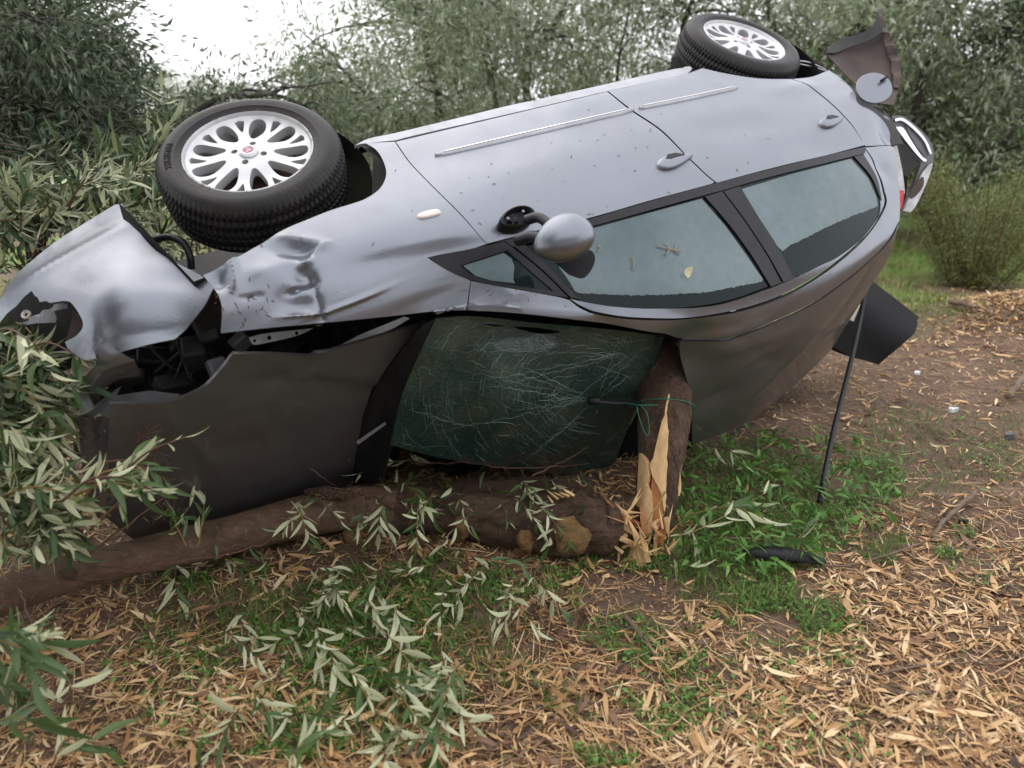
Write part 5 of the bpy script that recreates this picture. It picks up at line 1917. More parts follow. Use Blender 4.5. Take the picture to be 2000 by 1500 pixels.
def crown_mesh(name, tips, seed, per_tip, leaf, material, reach=.42, keep=None, zmin=.25):
    r = np.random.default_rng(seed)
    A, D = [], []
    for pts, d in tips:
        n = max(2, int(per_tip * r.uniform(.5, 1.4)))
        t = r.uniform(.1, 1.0, n)
        i = np.minimum((t * (len(pts) - 1)).astype(int), len(pts) - 2)
        p = pts[i] + (pts[i + 1] - pts[i]) * (t * (len(pts) - 1) - i)[:, None]
        k = r.integers(3, 7)
        dirs = r.normal(0, 1, (k, 3)) + d * .8 + np.array([0, 0, -.25])
        dirs /= np.linalg.norm(dirs, axis=1)[:, None]
        s = r.integers(0, k, n)
        p = p + dirs[s] * (r.random(n) ** .8 * reach)[:, None] + r.normal(0, .025, (n, 3))
        A.append(p)
        dd = dirs[s] + r.normal(0, .45, (n, 3))
        D.append(dd / np.linalg.norm(dd, axis=1)[:, None])
    A, D = np.concatenate(A), np.concatenate(D)
    ok = A[:, 2] > zmin
    A, D = A[ok], D[ok]
    n = len(A)
    S = np.cross(D, r.normal(0, 1, (n, 3)) * .8 + np.array([0, 0, 1.0]))
    S /= np.linalg.norm(S, axis=1)[:, None] + 1e-9
    N = np.cross(S, D)
    L = leaf * r.uniform(.6, 1.25, n)
    W = L * r.uniform(.10, .16, n)
    V = np.stack([A, A + D * (L * .45)[:, None] + S * W[:, None] + N * (L * .04)[:, None], A + D * L[:, None] - N * (L * .05)[:, None], A + D * (L * .45)[:, None] - S * W[:, None] + N * (L * .04)[:, None]], 1).reshape(-1, 3)
    F = np.arange(n * 4).reshape(n, 4)
    me = new_mesh(name, V, F, material, smooth=False)
    tint_attr(me, r.beta(2, 2, n), 4)
    return me, n


def limb_mesh(name, limbs, material, rmin=.004):
    mb = MB()
    for pts, r0, r1 in limbs:
        if r0 < rmin:
            continue
        P = smooth_path(pts, 9)
        rad = np.linspace(r0, r1, 9)
        if r0 > .05:
            rad[0] *= 1.25
        mb.add(*tube(P, rad, 8 if r0 > .02 else 5, caps=False))
    return new_mesh(name, np.concatenate(mb.V), mb.F, material)


LEAFCOUNT = 0
KIND = {}
for key, seed, hgt, spr, tr, lev, per, leaf, mt, droop, first in [
        ('dark', 3, 1.7, 1.15, .10, 4, 80, .08, 'crown_c', .10, .12),
        ('grey', 8, 1.5, 1.05, .055, 4, 76, .066, 'crown_a', .12, .22),
        ('pale', 15, 1.35, 1.10, .055, 4, 66, .066, 'crown_b', .14, .22)]:
    limbs, tips = grow(seed, hgt, spr, tr, lev, droop, first)
    cm, nl = crown_mesh('crown_' + key, tips, seed + 1, per, leaf, M[mt])
    LEAFCOUNT += nl
    lm = limb_mesh('trunk_' + key, limbs, M['bark_far'], .007)
    allp = np.concatenate([t[0] for t in tips])
    KIND[key] = (lm, cm, allp.min(0), allp.max(0))
    print('TREE', key, len(limbs), 'limbs', len(tips), 'tips', nl, 'leaves', np.round(allp.min(0), 2), np.round(allp.max(0), 2))


def tree(key, x, y, rot, sc, label, group='olive trees of the grove'):
    lm, cm = KIND[key][:2]
    z = float(ground_z(x, y)) - .04
    t = empty('olive_tree', (x, y, z))
    t.rotation_euler = (0, 0, rot)
    t.scale = (sc, sc, sc)
    tag(t, label, 'tree', group)
    for nm, me in (('trunk', lm), ('crown', cm)):
        o = bpy.data.objects.new(nm, me)
        link(o, t)
        if nm == 'crown':
            o['kind'] = 'stuff'
    return t


def tx(u, d):
    return (u - 1000) / FPX * d


for key, u, d, rot, sc, label in TREES if 'TREES' in globals() else [
        ('dark', 40, 5.6, .4, .95, 'dark dense olive tree towering over the torn front bumper'),
        ('dark', -330, 4.6, 2.2, .9, 'dark olive tree at the left edge with low leafy limbs'),
        ('grey', 890, 9.2, 1.1, 1.35, 'grey green olive tree with forked limbs behind the front wheel and sill'),
        ('pale', 1010, 11.5, 2.9, 1.7, 'pale silvery olive tree rising above the middle of the sill'),
        ('grey', 1270, 10.2, 4.1, 1.5, 'grey green olive tree just short of the raised rear wheel'),
        ('pale', 1560, 11.0, .3, 1.6, 'pale silvery olive tree behind the raised rear wheel'),
        ('grey', 1850, 9.5, 5.2, 1.45, 'grey green olive tree past the torn rear bumper'),
        ('dark', 2060, 10.0, 1.7, 1.25, 'dark olive tree above the bush at the edge of the grove'),
        ('pale', 415, 16.0, .9, .86, 'low pale olive tree under the open patch of sky'),
        ('pale', 690, 13.5, 3.6, .95, 'small pale olive tree showing over the front tyre')]:
    tree(key, tx(u, d), d, rot, sc, label)
lmS = limb_mesh('trunk_tall', grow(23, 2.6, .75, .12, 4, .08, .8)[0], M['bark_far'], .007)
limbsS, tipsS = grow(23, 2.6, .75, .12, 4, .08, .8)
cmS, _ = crown_mesh('crown_tall', tipsS, 24, 60, .095, M['crown_c'], zmin=2.35)
KIND['tall'] = (lmS, cmS)
for x_, y_, rot_, sc_, lb_ in [(-3.6, -2.6, 1.0, 1.3, 'dark olive tree across the path, behind and to the left'), (.3, -4.6, 2.5, 1.4, 'dark olive tree across the path, straight behind'), (4.2, -3.4, 4.0, 1.3, 'dark olive tree across the path, behind and to the right')]:
    tree('dark', x_, y_, rot_, sc_, lb_, 'olive trees beside the path')
tree('tall', -2.9, .5, 0.0, 1.0, 'unseen tall olive tree added to shade the ground by the log', 'olive trees beside the path')  # out of view, crown trimmed high; added only to cast shade
FAR = []
ORD_ = ['first', 'second', 'third', 'fourth', 'fifth', 'sixth', 'seventh', 'eighth', 'ninth', 'tenth']
for i, (u, d, rot, sc) in enumerate([(250, 19, 1.0, 1.0), (900, 20, 4.0, 1.2), (1180, 18, 2.2, 1.0), (1430, 21, 5.0, 1.25), (1700, 18, .2, 1.15), (1950, 17, 3.3, 1.3), (2250, 14, 1.4, 1.3), (520, 24, 2.7, .8), (-100, 13, 1.9, 1.0)]):
    FAR.append(tree(('pale', 'grey')[i % 2], tx(u, d), d, rot, sc, 'hazy olive tree in the far rows of the grove', 'olive trees in the far rows'))
for i, t in enumerate(sorted(FAR, key=lambda o: o.location.x / o.location.y)):
    t['label'] = 'hazy olive tree in the far rows of the grove, %s from the left' % ORD_[i]

# thin bush beyond the tail of the car
def bush(name, u, v, h, w, nst, seed, label, cat='bush', nleaf=5200, mt='bush'):
    r = np.random.default_rng(seed)
    b0 = on_ground(u, v)
    t = empty(name, b0)
    tag(t, label, cat)
    mb = MB()
    A, D = [], []
    for i in range(nst):
        an = r.uniform(0, 6.28)
        d = np.array([math.cos(an) * w * .5, math.sin(an) * w * .4, h * r.uniform(.55, 1.0)])
        p0 = b0 + np.array([math.cos(an), math.sin(an), 0]) * w * .22 * r.random()
        pts = smooth_path([p0, p0 + d * .5 + r.normal(0, .04, 3), p0 + d + r.normal(0, .06, 3)], 9)
        mb.add(*tube(pts, np.linspace(.007, .0025, 9), 5, caps=False))
        k = nleaf // nst
        tt = r.uniform(.12, 1, k)
        ii_ = np.minimum((tt * 8).astype(int), 7)
        A.append(pts[ii_] + r.normal(0, .055, (k, 3)))
        D.append(d / np.linalg.norm(d) * .6 + r.normal(0, .6, (k, 3)))
    mb.build('stem', [M['twig']], t)
    A, D = np.concatenate(A), np.concatenate(D)
    D /= np.linalg.norm(D, axis=1)[:, None]
    A[:, 2] = np.maximum(A[:, 2], b0[2] + .02)
    n = len(A)
    Vb, Fb = leaf_sheet(A, r.uniform(.03, .06, n), r.uniform(.004, .009, n), np.arctan2(D[:, 1], D[:, 0]), -np.arcsin(D[:, 2]), r.normal(0, .8, n), r.normal(0, .2, n))
    o = obj('foliage', Vb, Fb, M[mt], t)
    tint_attr(o.data, r.beta(2, 2, n), 6)
    o['kind'] = 'stuff'
    return t


bush('bush', 1895, 560, 1.4, 1.15, 40, 5, 'thin brushy green bush standing beyond the tail lamp', nleaf=22000)
bush('bush', 2040, 470, 1.3, 1.5, 30, 6, 'broad dark bush behind the thin brushy one', nleaf=7000)
bush('bush', 1800, 420, .8, .8, 22, 7, 'low grassy bush right under the torn tail lamp', nleaf=4000)

# ---------------------------------------------------------------- broken trunk still standing, wedged under the roof
def lobes(n, seg, seed, amp):
    r = np.random.default_rng(seed)
    th = np.linspace(0, 2 * math.pi, seg, endpoint=False)
    t = np.linspace(0, 1, n)
    w = np.ones((n, seg))
    for k in range(2, 9):
        w += amp / k * np.cos(k * th[None] + r.uniform(0, 6) + 4 * np.sin(t[:, None] * r.uniform(2, 7) + r.uniform(0, 6)))
    return w + r.normal(0, amp * .12, (n, seg))


tr_c = np.array([[1272, 1062], [1277, 1000], [1287, 930], [1296, 850], [1299, 770], [1298, 710], [1290, 655]], float)
tr_d = np.array([3.04, 3.03, 3.04, 3.06, 3.10, 3.16, 3.26])
tr_r = np.array([.085, .078, .090, .108, .110, .094, .085])
stump = empty('standing_trunk', on_ground(1280, 1066))
tag(stump, 'upright trunk of the snapped tree split open under the car roof', 'tree trunk')
cp = smooth_path(np.stack([np.array([at(u, v, d) for (u, v), d in zip(tr_c, tr_d)])[:, k] for k in range(3)], 1), 40)
rp = np.interp(np.linspace(0, 6, 40), np.arange(7), tr_r)
tv = tube(cp[3:], rp[3:], 36, wob=lobes(37, 36, 4, .10))
obj('trunk', tv[0], tv[1], M['bark_up'], stump)


def trunk_front(uv, lift=.006):
    uc = np.interp(-uv[:, 1], -tr_c[:, 1], tr_c[:, 0])
    dc = np.interp(-uv[:, 1], -tr_c[:, 1], tr_d)
    rc = np.interp(-uv[:, 1], -tr_c[:, 1], tr_r)
    x = (uv[:, 0] - uc) / FPX * dc
    return dc - np.sqrt(np.maximum(rc ** 2 - x ** 2, (.35 * rc) ** 2)) - lift


grain = lambda P: .002 * np.sin(P[:, 0] * .22 + 1.5 * np.sin(P[:, 1] * .02))
sheet('split_wood', [(1313, 742, 'c'), (1318, 780), (1321, 800, 'c'), (1319, 815, 'c'), (1326, 840), (1331, 850, 'c'), (1328, 870, 'c'), (1332, 905), (1328, 922, 'c'), (1331, 950), (1328, 968, 'c'), (1320, 972, 'c'), (1318, 992), (1308, 1004, 'c'), (1303, 985, 'c'), (1298, 1000, 'c'), (1290, 962), (1274, 930, 'c'), (1270, 908), (1276, 895, 'c'), (1280, 875), (1287, 845, 'c'), (1292, 825), (1298, 812, 'c'), (1301, 790)], lambda uv: trunk_front(uv, .010), M['wood'], stump, g=6, thick=.02, disp=grain, step=4)
sheet('split_wood', [(1248, 885, 'c'), (1256, 893, 'c'), (1263, 905, 'c'), (1267, 930), (1262, 945, 'c'), (1273, 960, 'c'), (1276, 1000), (1270, 1040, 'c'), (1258, 1050, 'c'), (1250, 1000), (1241, 985, 'c'), (1244, 950)], lambda uv: trunk_front(uv, .012), M['wood'], stump, g=6, thick=.02, disp=grain, step=4)
sheet('heartwood', [(1276, 915, 'c'), (1283, 935), (1294, 965), (1304, 1000, 'c'), (1302, 1040, 'c'), (1288, 1085, 'c'), (1276, 1050), (1276, 1000), (1272, 955)], lambda uv: trunk_front(uv, .002), M['heart'], stump, g=6, thick=.02, disp=grain, step=4)
r = np.random.default_rng(31)


def shard(name, p, d, L, w, mt, parent, seed):
    rr_ = np.random.default_rng(seed)
    d = np.asarray(d, float) / np.linalg.norm(d)
    s = np.cross(d, rr_.normal(0, 1, 3))
    s /= np.linalg.norm(s)
    n_ = np.cross(d, s)
    V, F = [], []
    st = [(0, 1.0), (.3, 1.05), (.65, .7), (1.0, .06)]
    ang_ = [0, 1.3, 2.6, 3.5, 5.0]
    for f, wf in st:
        for a_ in ang_:
            k = w * wf * rr_.uniform(.75, 1.2)
            V.append(p + d * L * f + s * math.cos(a_) * k + n_ * math.sin(a_) * k * .5)
    m_ = len(ang_)
    for i in range(len(st) - 1):
        F += [(i * m_ + j, i * m_ + (j + 1) % m_, (i + 1) * m_ + (j + 1) % m_, (i + 1) * m_ + j) for j in range(m_)]
    F += [tuple(range(m_))[::-1], tuple((len(st) - 1) * m_ + j for j in range(m_))]
    return obj(name, V, F, M[mt], parent, smooth=False)


for k, (u, v, du, dv, L, w, mt) in enumerate([(1250, 1060, -.5, -1.0, .11, .016, 'wood'), (1238, 1065, -1, -.55, .13, .016, 'wood'), (1262, 1050, -.15, -1, .13, .016, 'heart'), (1225, 1050, -1, -.15, .12, .013, 'wood'),
        (1235, 1090, .3, -1, .09, .02, 'wood'), (1262, 1098, -.2, -1, .11, .026, 'wood'), (1248, 1105, .1, -1, .10, .024, 'wood'), (1216, 1035, -1, -.2, .09, .012, 'heart'), (1278, 1085, .1, -1, .10, .016, 'wood'),
        (1200, 1020, .9, -.3, .10, .014, 'wood'), (1206, 1000, 1, .1, .12, .012, 'wood'), (1204, 1010, 1, .3, .13, .016, 'heart'), (1290, 1060, .2, -1, .10, .014, 'heart'), (1240, 1040, -.9, -.5, .14, .012, 'wood'), (1215, 1070, 1, -.4, .10, .012, 'wood'), (1300, 1010, .1, 1, .08, .013, 'wood')]):
    shard('splinter', at(u, v, 2.84 + .012 * (k % 5)), CR * du - CU * dv + CF * r.normal(0, .2), L, w, mt, stump, k)
for k in range(46):                                              # frayed fibres of the break
    u, v = r.uniform(1196, 1312), r.uniform(985, 1085)
    if u > 1240 and v < 1020:
        v += 45
    a_ = r.normal(-.35 if u < 1245 else 0, .6)
    shard('splinter', at(u, v, r.uniform(2.80, 2.90)), (CR * math.sin(a_) * 1.6 + CU * math.cos(a_) * (.6 if u < 1245 else 1) + CF * r.normal(0, .25)), r.uniform(.03, .11), r.uniform(.002, .009), 'heart' if r.random() < .3 else 'wood', stump, 300 + k)
CHIPS = []
for k in range(9):
    u, v = r.uniform(1180, 1340), r.uniform(1075, 1125)
    c = on_ground(u, v, .012)
    o = shard('wood_chip', c, [r.normal(), r.normal(), .1], r.uniform(.03, .07), r.uniform(.006, .014), 'wood', None, 100 + k)
    tag(o, 'small pale wood chip in the grass at the foot of the split trunk, %s laid' % k, 'wood chip', 'wood chips by the trunk')
    CHIPS.append((c[0], o))
for i, (_, o) in enumerate(sorted(CHIPS, key=lambda t: t[0])):
    o['label'] = 'pale wood chip in the grass before the split trunk, %s from the left' % ORD_[i]
# green twine round the trunk
tw = MB()
k = int(np.argmin(np.abs(project(cp)[:, 1] - 792)))
T_, A_, B_ = frame_along(cp)
ring = cp[k] + (rp[k] * 1.07 + .004) * (np.outer(np.cos(np.linspace(0, 2 * math.pi, 49)), A_[k]) + np.outer(np.sin(np.linspace(0, 2 * math.pi, 49)), B_[k]))
tw.add(*tube(ring, .0022, 6, caps=False))
tw.add(*tube(smooth_path([at(1222, 788, 3.0), at(1250, 791, 2.96), at(1285, 791, 2.97)], 10), .0022, 6))
tw.add(*tube(smooth_path([at(1244, 793, 2.96), at(1248, 815, 2.95), at(1262, 850, 2.95), at(1268, 840, 2.95), at(1264, 808, 2.95), at(1252, 793, 2.96)], 26), .0018, 6))
tw = tw.build('green_twine', [M['twine']])
tag(tw, 'loop of thin green twine tied round the split trunk', 'twine')

# ---------------------------------------------------------------- fallen trunk
fallen = empty('fallen_tree', on_ground(700, 1075))
tag(fallen, 'snapped olive tree lying along the ground in front of the car', 'fallen tree')
log_px = [(-130, 1212, 38, .03), (0, 1166, 37, .05), (150, 1117, 35, .08), (300, 1080, 35, .09), (450, 1046, 36, .07), (590, 1010, 42, .03), (700, 993, 44, 0), (820, 998, 41, 0), (930, 1012, 45, 0), (1030, 1022, 52, 0), (1110, 1024, 60, 0), (1165, 1026, 58, 0), (1188, 1027, 44, 0)]
LP, LR = [], []
for u, v, hw, lift in log_px:
    d = 2.9
    for _ in range(8):
        rad = hw / FPX * d
        p = on_ground(u, v, rad * .95 + lift)
        d = float((p - CC) @ CF)
    LP.append(p)
    LR.append(rad)
lp = smooth_path(LP, 120)
lr = np.interp(np.linspace(0, len(LR) - 1, 120), np.arange(len(LR)), LR)
wob = lobes(120, 40, 12, .07)
wob[66:] += lobes(54, 40, 13, .16) - 1
wob[66:] += np.random.default_rng(2).normal(0, .022, (54, 40))
tv = tube(lp, lr, 40, wob=wob)
mi = [0 if (i // 40) < 66 else 1 for i in range(len(tv[1]))]
obj('trunk', tv[0], tv[1], [M['bark_smooth'], M['bark']], fallen, midx=mi)


def log_front(uv, lift=0.0):
    a = np.array(log_px)
    pc = project(np.array(LP))
    uc = np.interp(uv[0], pc[:, 0], pc[:, 1])
    d = np.interp(uv[0], pc[:, 0], (np.array(LP) - CC) @ CF)
    rr_ = np.interp(uv[0], pc[:, 0], LR)
    x = (uv[1] - uc) / FPX * d
    return d - math.sqrt(max(rr_ ** 2 - x ** 2, 0)) - lift


def burl(u, v, rad, seed, mt='burl', name='burl'):
    r_ = np.random.default_rng(seed)
    c = at(u, v, log_front((u, v), .006))
    ph = r_.uniform(0, 6, 6)

    def shp(p):
        k = 1 + .10 * math.sin(4 * p[0] + ph[0]) * math.cos(3 * p[1] + ph[1]) + .07 * math.sin(7 * p[1] + ph[2]) + .05 * math.sin(9 * p[2] + ph[3] + 5 * p[0])
        return p * k
    return ellip(name, c, np.stack([CU, CR, -CF], 1), np.array(rad), M[mt], fallen, shp, 28, 18)


burl(902, 1030, (.055, .032, .03), 1)
burl(1026, 1052, (.050, .036, .04), 2)
burl(1020, 1072, (.034, .046, .035), 3)
burl(1118, 1045, (.075, .075, .035), 4)
burl(1145, 1010, (.06, .05, .03), 5, 'bark')
burl(1190, 1022, (.09, .045, .07), 6, 'bark')
burl(135, 1122, (.022, .03, .012), 7, 'bark')
burl(640, 965, (.03, .09, .03), 8, 'bark')
# second limb lying behind the log, torn edge, sawn stub
back = [on_ground(u, v, .05) for u, v in [(880, 965), (960, 962), (1060, 958), (1150, 978)]]
tv = tube(smooth_path(back, 30), np.linspace(.05, .06, 30), 20, wob=lobes(30, 20, 44, .12))
obj('limb', tv[0], tv[1], M['bark'], fallen)
stub = at(690, 1052, log_front((690, 1052), .05))
tv = tube([at(690, 1040, 3.0), stub], [.04, .045], 16)
obj('sawn_stub', tv[0], tv[1], M['burl'], fallen)
for k, (u, v) in enumerate([(1090, 975), (1100, 972), (1112, 970), (1122, 968), (1080, 982), (1185, 985), (1192, 1000), (1198, 1040), (1205, 1060)]):
    shard('splinter', at(u, v, log_front((min(u, 1185), v), .0)), CR * r.uniform(.4, 1) * (1 if u > 1150 else -1) + CU * r.uniform(.2, .8) - CF * .2, r.uniform(.03, .06), .007, 'wood', fallen, 200 + k)
# bark crumbs along the scraped top
q = []
mb = MB()
for k in range(110):
    u = r.uniform(610, 740)
    c = at(u, 965 + abs(u - 660) * .08 + r.normal(0, 5), 2.86 + r.uniform(-.02, .03))
    a_ = np.linalg.qr(r.normal(0, 1, (3, 3)))[0]
    mb.add(*box(c, a_, (r.uniform(.003, .010), .0022, .0012)))
cr = mb.build('bark_crumbs', [M['twig']], fallen)
cr['kind'] = 'stuff'

# ---------------------------------------------------------------- olive leaves, one mesh per shape
LEAF = []
for k in range(12):
    r_ = np.random.default_rng(400 + k)
    n = 7
    t = np.linspace(0, 1, n)
    hw = .085 * np.sin(np.pi * t ** .85) ** .8 * r_.uniform(.85, 1.25)
    hw[0], hw[-1] = .008, .002
    bend = r_.normal(-.12, .16)
    sw = r_.normal(0, .06)
    V = []
    for i in range(n):
        z = bend * t[i] ** 2
        y = sw * math.sin(math.pi * t[i])
        V += [[t[i], y - hw[i], z + hw[i] * .35], [t[i], y, z], [t[i], y + hw[i], z + hw[i] * .35]]
    F = []
    for i in range(n - 1):
        F += [(3 * i, 3 * i + 3, 3 * i + 4, 3 * i + 1), (3 * i + 1, 3 * i + 4, 3 * i + 5, 3 * i + 2)]
    LEAF.append(new_mesh('leaf', V, F, M['leaf']))


def place_leaf(parent, p, d, up, L, k):
    d = d / np.linalg.norm(d)
    s = np.cross(up, d)
    s /= np.linalg.norm(s) + 1e-9
    n_ = np.cross(d, s)
    o = bpy.data.objects.new('leaf', LEAF[k % 12])
    o.parent = parent
    o.matrix_basis = Matrix(np.vstack([np.hstack([np.stack([d * L, s * L, n_ * L], 1), (p - BASE[parent.name])[:, None]]), [0, 0, 0, 1]]).tolist())
    COL.objects.link(o)
    return o


def leaf_frames(path, n, seed, spread=1.0, pale=.65, start=.12, clump=False):
    """where leaves sit along a stem: point, direction, face normal, relative size"""
    r_ = np.random.default_rng(seed)
    P = np.asarray(path)
    T = np.gradient(P, axis=0)
    T /= np.linalg.norm(T, axis=1)[:, None]
    out = []
    for k in range(n):
        f = start + (1 - start) * ((k // 2) * 2 + .5) / n
        if clump:
            f = 1 - (1 - f) ** 1.6
        i = min(int(f * (len(P) - 1)), len(P) - 1)
        t = T[i]
        s = np.cross(t, r_.normal(0, .8, 3) + np.array([0, -.25, 1.0]))
        s /= np.linalg.norm(s)
        d = t * r_.uniform(.5, 1.1) + s * (1 if k % 2 else -1) * spread * r_.uniform(.3, 1.0) + np.array([0, 0, r_.normal(-.05, .25)])
        up = np.array([0, -.5, 1.0]) + r_.normal(0, .45, 3)
        if r_.random() < pale:
            up = -up
        out.append((P[i], d, up, r_.uniform(.5, 1.2)))
    out.append((P[-1], T[-1] + r_.normal(0, .15, 3), out[-1][2], 1.0))
    return out


def sprig(pts, n, L, seed, label, group=None, pale=.65, stem=None, rad=.0024, name='olive_sprig', spread=1.0, clump=False):
    path = smooth_path(pts, 24)
    t = empty(name, path[0])
    tag(t, label, 'sprig', group)
    tv = tube(path, np.linspace(rad, rad * .45, 24), 6)
    obj('stem', tv[0], tv[1], M[stem or ('twig_green' if seed % 2 else 'twig')], t)
    for k, (p, d, up, s) in enumerate(leaf_frames(path, n, seed, spread, pale, clump=clump)):
        place_leaf(t, p, d, up, L * s * 1.3, seed * 7 + k)
    return t


ORD = ['first', 'second', 'third', 'fourth', 'fifth', 'sixth', 'seventh', 'eighth', 'ninth', 'tenth', 'eleventh', 'twelfth']


def rank(things, fmt, key=None):
    ''' labels that count from the left '''
    for i, t in enumerate(sorted(things, key=key or (lambda o: project(BASE[o.name])[0][0]))):
        t['label'] = fmt.format(ORD[i])


def gpts(px):
    return [on_ground(u, v, h) for u, v, h in px]


# sprigs one can point at
NAMED = [
    ([(560, 1165, .06), (625, 1235, .10), (655, 1300, .07)], 17, .085, .95, 'pale olive sprig fanned out widest on the grass below the log'),
    ([(690, 1170, .05), (770, 1255, .10), (815, 1320, .05)], 16, .080, .95, 'pale olive sprig beside the widest fan, tips pointing down the grass'),
    ([(735, 915, .22), (752, 965, .26), (742, 1010, .24), (740, 1040, .16)], 15, .080, .9, 'pale sprig drooping over the scraped top of the log'),
    ([(860, 905, .20), (780, 900, .24), (700, 925, .22)], 18, .060, .7, 'leafy twig arching across the base of the windscreen'),
    ([(1000, 890, .12), (955, 885, .18), (948, 920, .14)], 9, .070, .5, 'small green sprig upright against the cracked windscreen'),
    ([(990, 1130, .05), (1000, 1180, .08), (985, 1215, .05)], 11, .075, .95, 'pale sprig on the bare edge right below the yellow burls'),
    ([(905, 1290, .10), (860, 1350, .06), (875, 1410, .03)], 9, .075, .7, 'sparse sprig with one large pale leaf low in the middle of the picture'),
    ([(870, 1070, .08), (960, 1095, .10), (1060, 1105, .05)], 16, .075, .2, 'dark green sprig lying under the knotted end of the log'),
    ([(210, 960, .22), (240, 1000, .26), (225, 1010, .22)], 9, .100, .1, 'broad green leaves above the log by the bonnet corner'),
    ([(345, 985, .25), (350, 1030, .2), (355, 1060, .15)], 12, .070, .35, 'green sprig hanging over the log before the bonnet'),
    ([(345, 1090, .12), (342, 1130, .10), (348, 1170, .05)], 9, .070, .4, 'sprig hanging down the face of the log'),
    ([(350, 790, .64), (345, 755, .70), (355, 715, .76)], 11, .080, .7, 'fresh sprig standing up out of the torn engine bay'),
    ([(300, 775, .70), (262, 788, .68), (252, 810, .64)], 4, .075, 1.0, 'two pale leaves dangling over the bonnet edge'),
    ([(1225, 1040, .10), (1330, 1045, .14), (1430, 1000, .12), (1500, 960, .06)], 22, .075, .6, 'long leafy twig lying from the splinters into the weeds'),
    ([(1380, 870, .10), (1425, 880, .13), (1450, 900, .10)], 8, .080, .8, 'sprig with bright pale leaves in front of the roof edge'),
    ([(1330, 1010, .10), (1420, 990, .14), (1490, 1010, .10)], 16, .080, .25, 'green sprig spread over the weeds right of the split trunk'),
    ([(1300, 1080, .05), (1345, 1105, .06), (1360, 1080, .04)], 8, .075, .9, 'small pale sprig before the foot of the split trunk'),
    ([(1480, 1030, .06), (1540, 1060, .08), (1580, 1030, .06)], 12, .085, .1, 'green sprig lying across the black trim piece'),
    ([(40, 1200, .25), (60, 1240, .25), (95, 1260, .2)], 12, .095, .2, 'large green sprig under the left end of the log'),
    ([(-30, 1420, .20), (20, 1400, .26), (60, 1410, .24)], 8, .115, .0, 'big dark green leaves in the bottom left corner'),
    ([(100, 1500, .12), (130, 1445, .16), (200, 1455, .10)], 12, .085, .5, 'sprig reaching out along the bottom edge beside the dark corner leaves'),
    ([(90, 1380, .15), (140, 1340, .16), (175, 1330, .12)], 9, .075, .9, 'small pale sprig over the brown litter in the lower left'),
    ([(430, 1020, .20), (420, 1060, .22), (450, 1090, .15)], 7, .070, .3, 'few green leaves on a thin twig across the middle of the log'),
    ([(560, 1500, .05), (600, 1440, .10), (640, 1430, .06)], 18, .075, .7, 'tangled sprig at the bottom edge of the grass'),
]
for i, (px, nl, L, pale, label) in enumerate(NAMED):
    sprig(gpts(px), max(4, int(nl * .72)), L, 40 + i, label, pale=pale, clump=(i in (0, 1, 2)))
# and the many that lie about alike
LOOSE, BEHIND = [], []
NL, NB = 36, 12
r = np.random.default_rng(77)
for i in range(NL + NB):
    u, v = r.uniform(380, 1120), r.uniform(1075, 1400) if i % 4 else r.uniform(1380, 1490)
    if u > 950 and v > 1240:
        u = r.uniform(480, 950)
    if i >= NL:
        u, v = r.uniform(640, 1140), r.uniform(915, 985)
    an = r.uniform(0, 6.28)
    l = r.uniform(50, 95)
    hh = r.uniform(.02, .07) + (.10 if i >= NL else 0)
    px = [(u, v, hh), (u + l * .5 * math.cos(an), v + l * .4 * abs(math.sin(an)), hh + .05), (u + l * math.cos(an) * 1.1, v + l * abs(math.sin(an)), hh)]
    sp_ = sprig(gpts(px), int(r.integers(5, 12)), r.uniform(.05, .078), 140 + i, 'loose olive sprig lying along the log between trunk and car' if i >= NL else 'loose olive sprig lying in the grass below the log', 'loose sprigs behind the log' if i >= NL else 'loose sprigs below the log', pale=r.uniform(.3, .9))

    (BEHIND if i >= NL else LOOSE).append(sp_)
LOOSE.sort(key=lambda o: BASE[o.name][1])
for a, nm in ((0, 'in the grass nearest the bottom edge'), (12, 'in the middle band of grass below the log'), (24, 'in the grass just below the log')):
    rank(LOOSE[a:a + 12], 'loose olive sprig, {} from the left ' + nm)
DRAPED, CORNER = [], []
for i in range(12):                                              # sprays thrown across the log
    u, v = r.uniform(540, 1060), r.uniform(930, 1000)
    an, l = r.uniform(.2, 2.9), r.uniform(50, 100)
    DRAPED.append(sprig(gpts([(u, v, .20), (u + l * .5 * math.cos(an), v + l * .4, .25), (u + l * math.cos(an), v + l * .95, .16)]), int(r.integers(8, 15)), r.uniform(.05, .072), 240 + i, 'spray', 'sprays across the log', pale=r.uniform(.4, .9)))
for i in range(10):                                              # and up against the bonnet
    u, v = r.uniform(170, 430), r.uniform(960, 1070)
    an, l = r.uniform(-2.6, -.5), r.uniform(50, 110)
    CORNER.append(sprig(gpts([(u, v, .22), (u + l * .5 * math.cos(an), v + l * .5 * math.sin(an), .30), (u + l * math.cos(an), v + l * math.sin(an), .32)]), int(r.integers(4, 10)), r.uniform(.05, .085), 280 + i, 'spray', 'sprays before the bonnet', pale=r.uniform(.2, .6)))
UNDER = []
for i in range(12):
    u, v = r.uniform(560, 1060), r.uniform(1075, 1190)
    an, l = r.uniform(.2, 2.9), r.uniform(50, 100)
    UNDER.append(sprig(gpts([(u, v, .08), (u + l * .5 * math.cos(an), v + l * .4, .12), (u + l * math.cos(an), v + l * .95, .05)]), int(r.integers(8, 15)), r.uniform(.05, .075), 320 + i, 'spray', 'sprays under the log', pale=r.uniform(.3, .9)))
rank(DRAPED, 'leafy olive spray thrown across the log, {} from the left')
rank(CORNER, 'olive spray standing against the lower bonnet, {} from the left')
rank(UNDER, 'thick olive spray close under the log, {} from the left')
rank(BEHIND, 'loose olive sprig, {} from the left between log and windscreen')

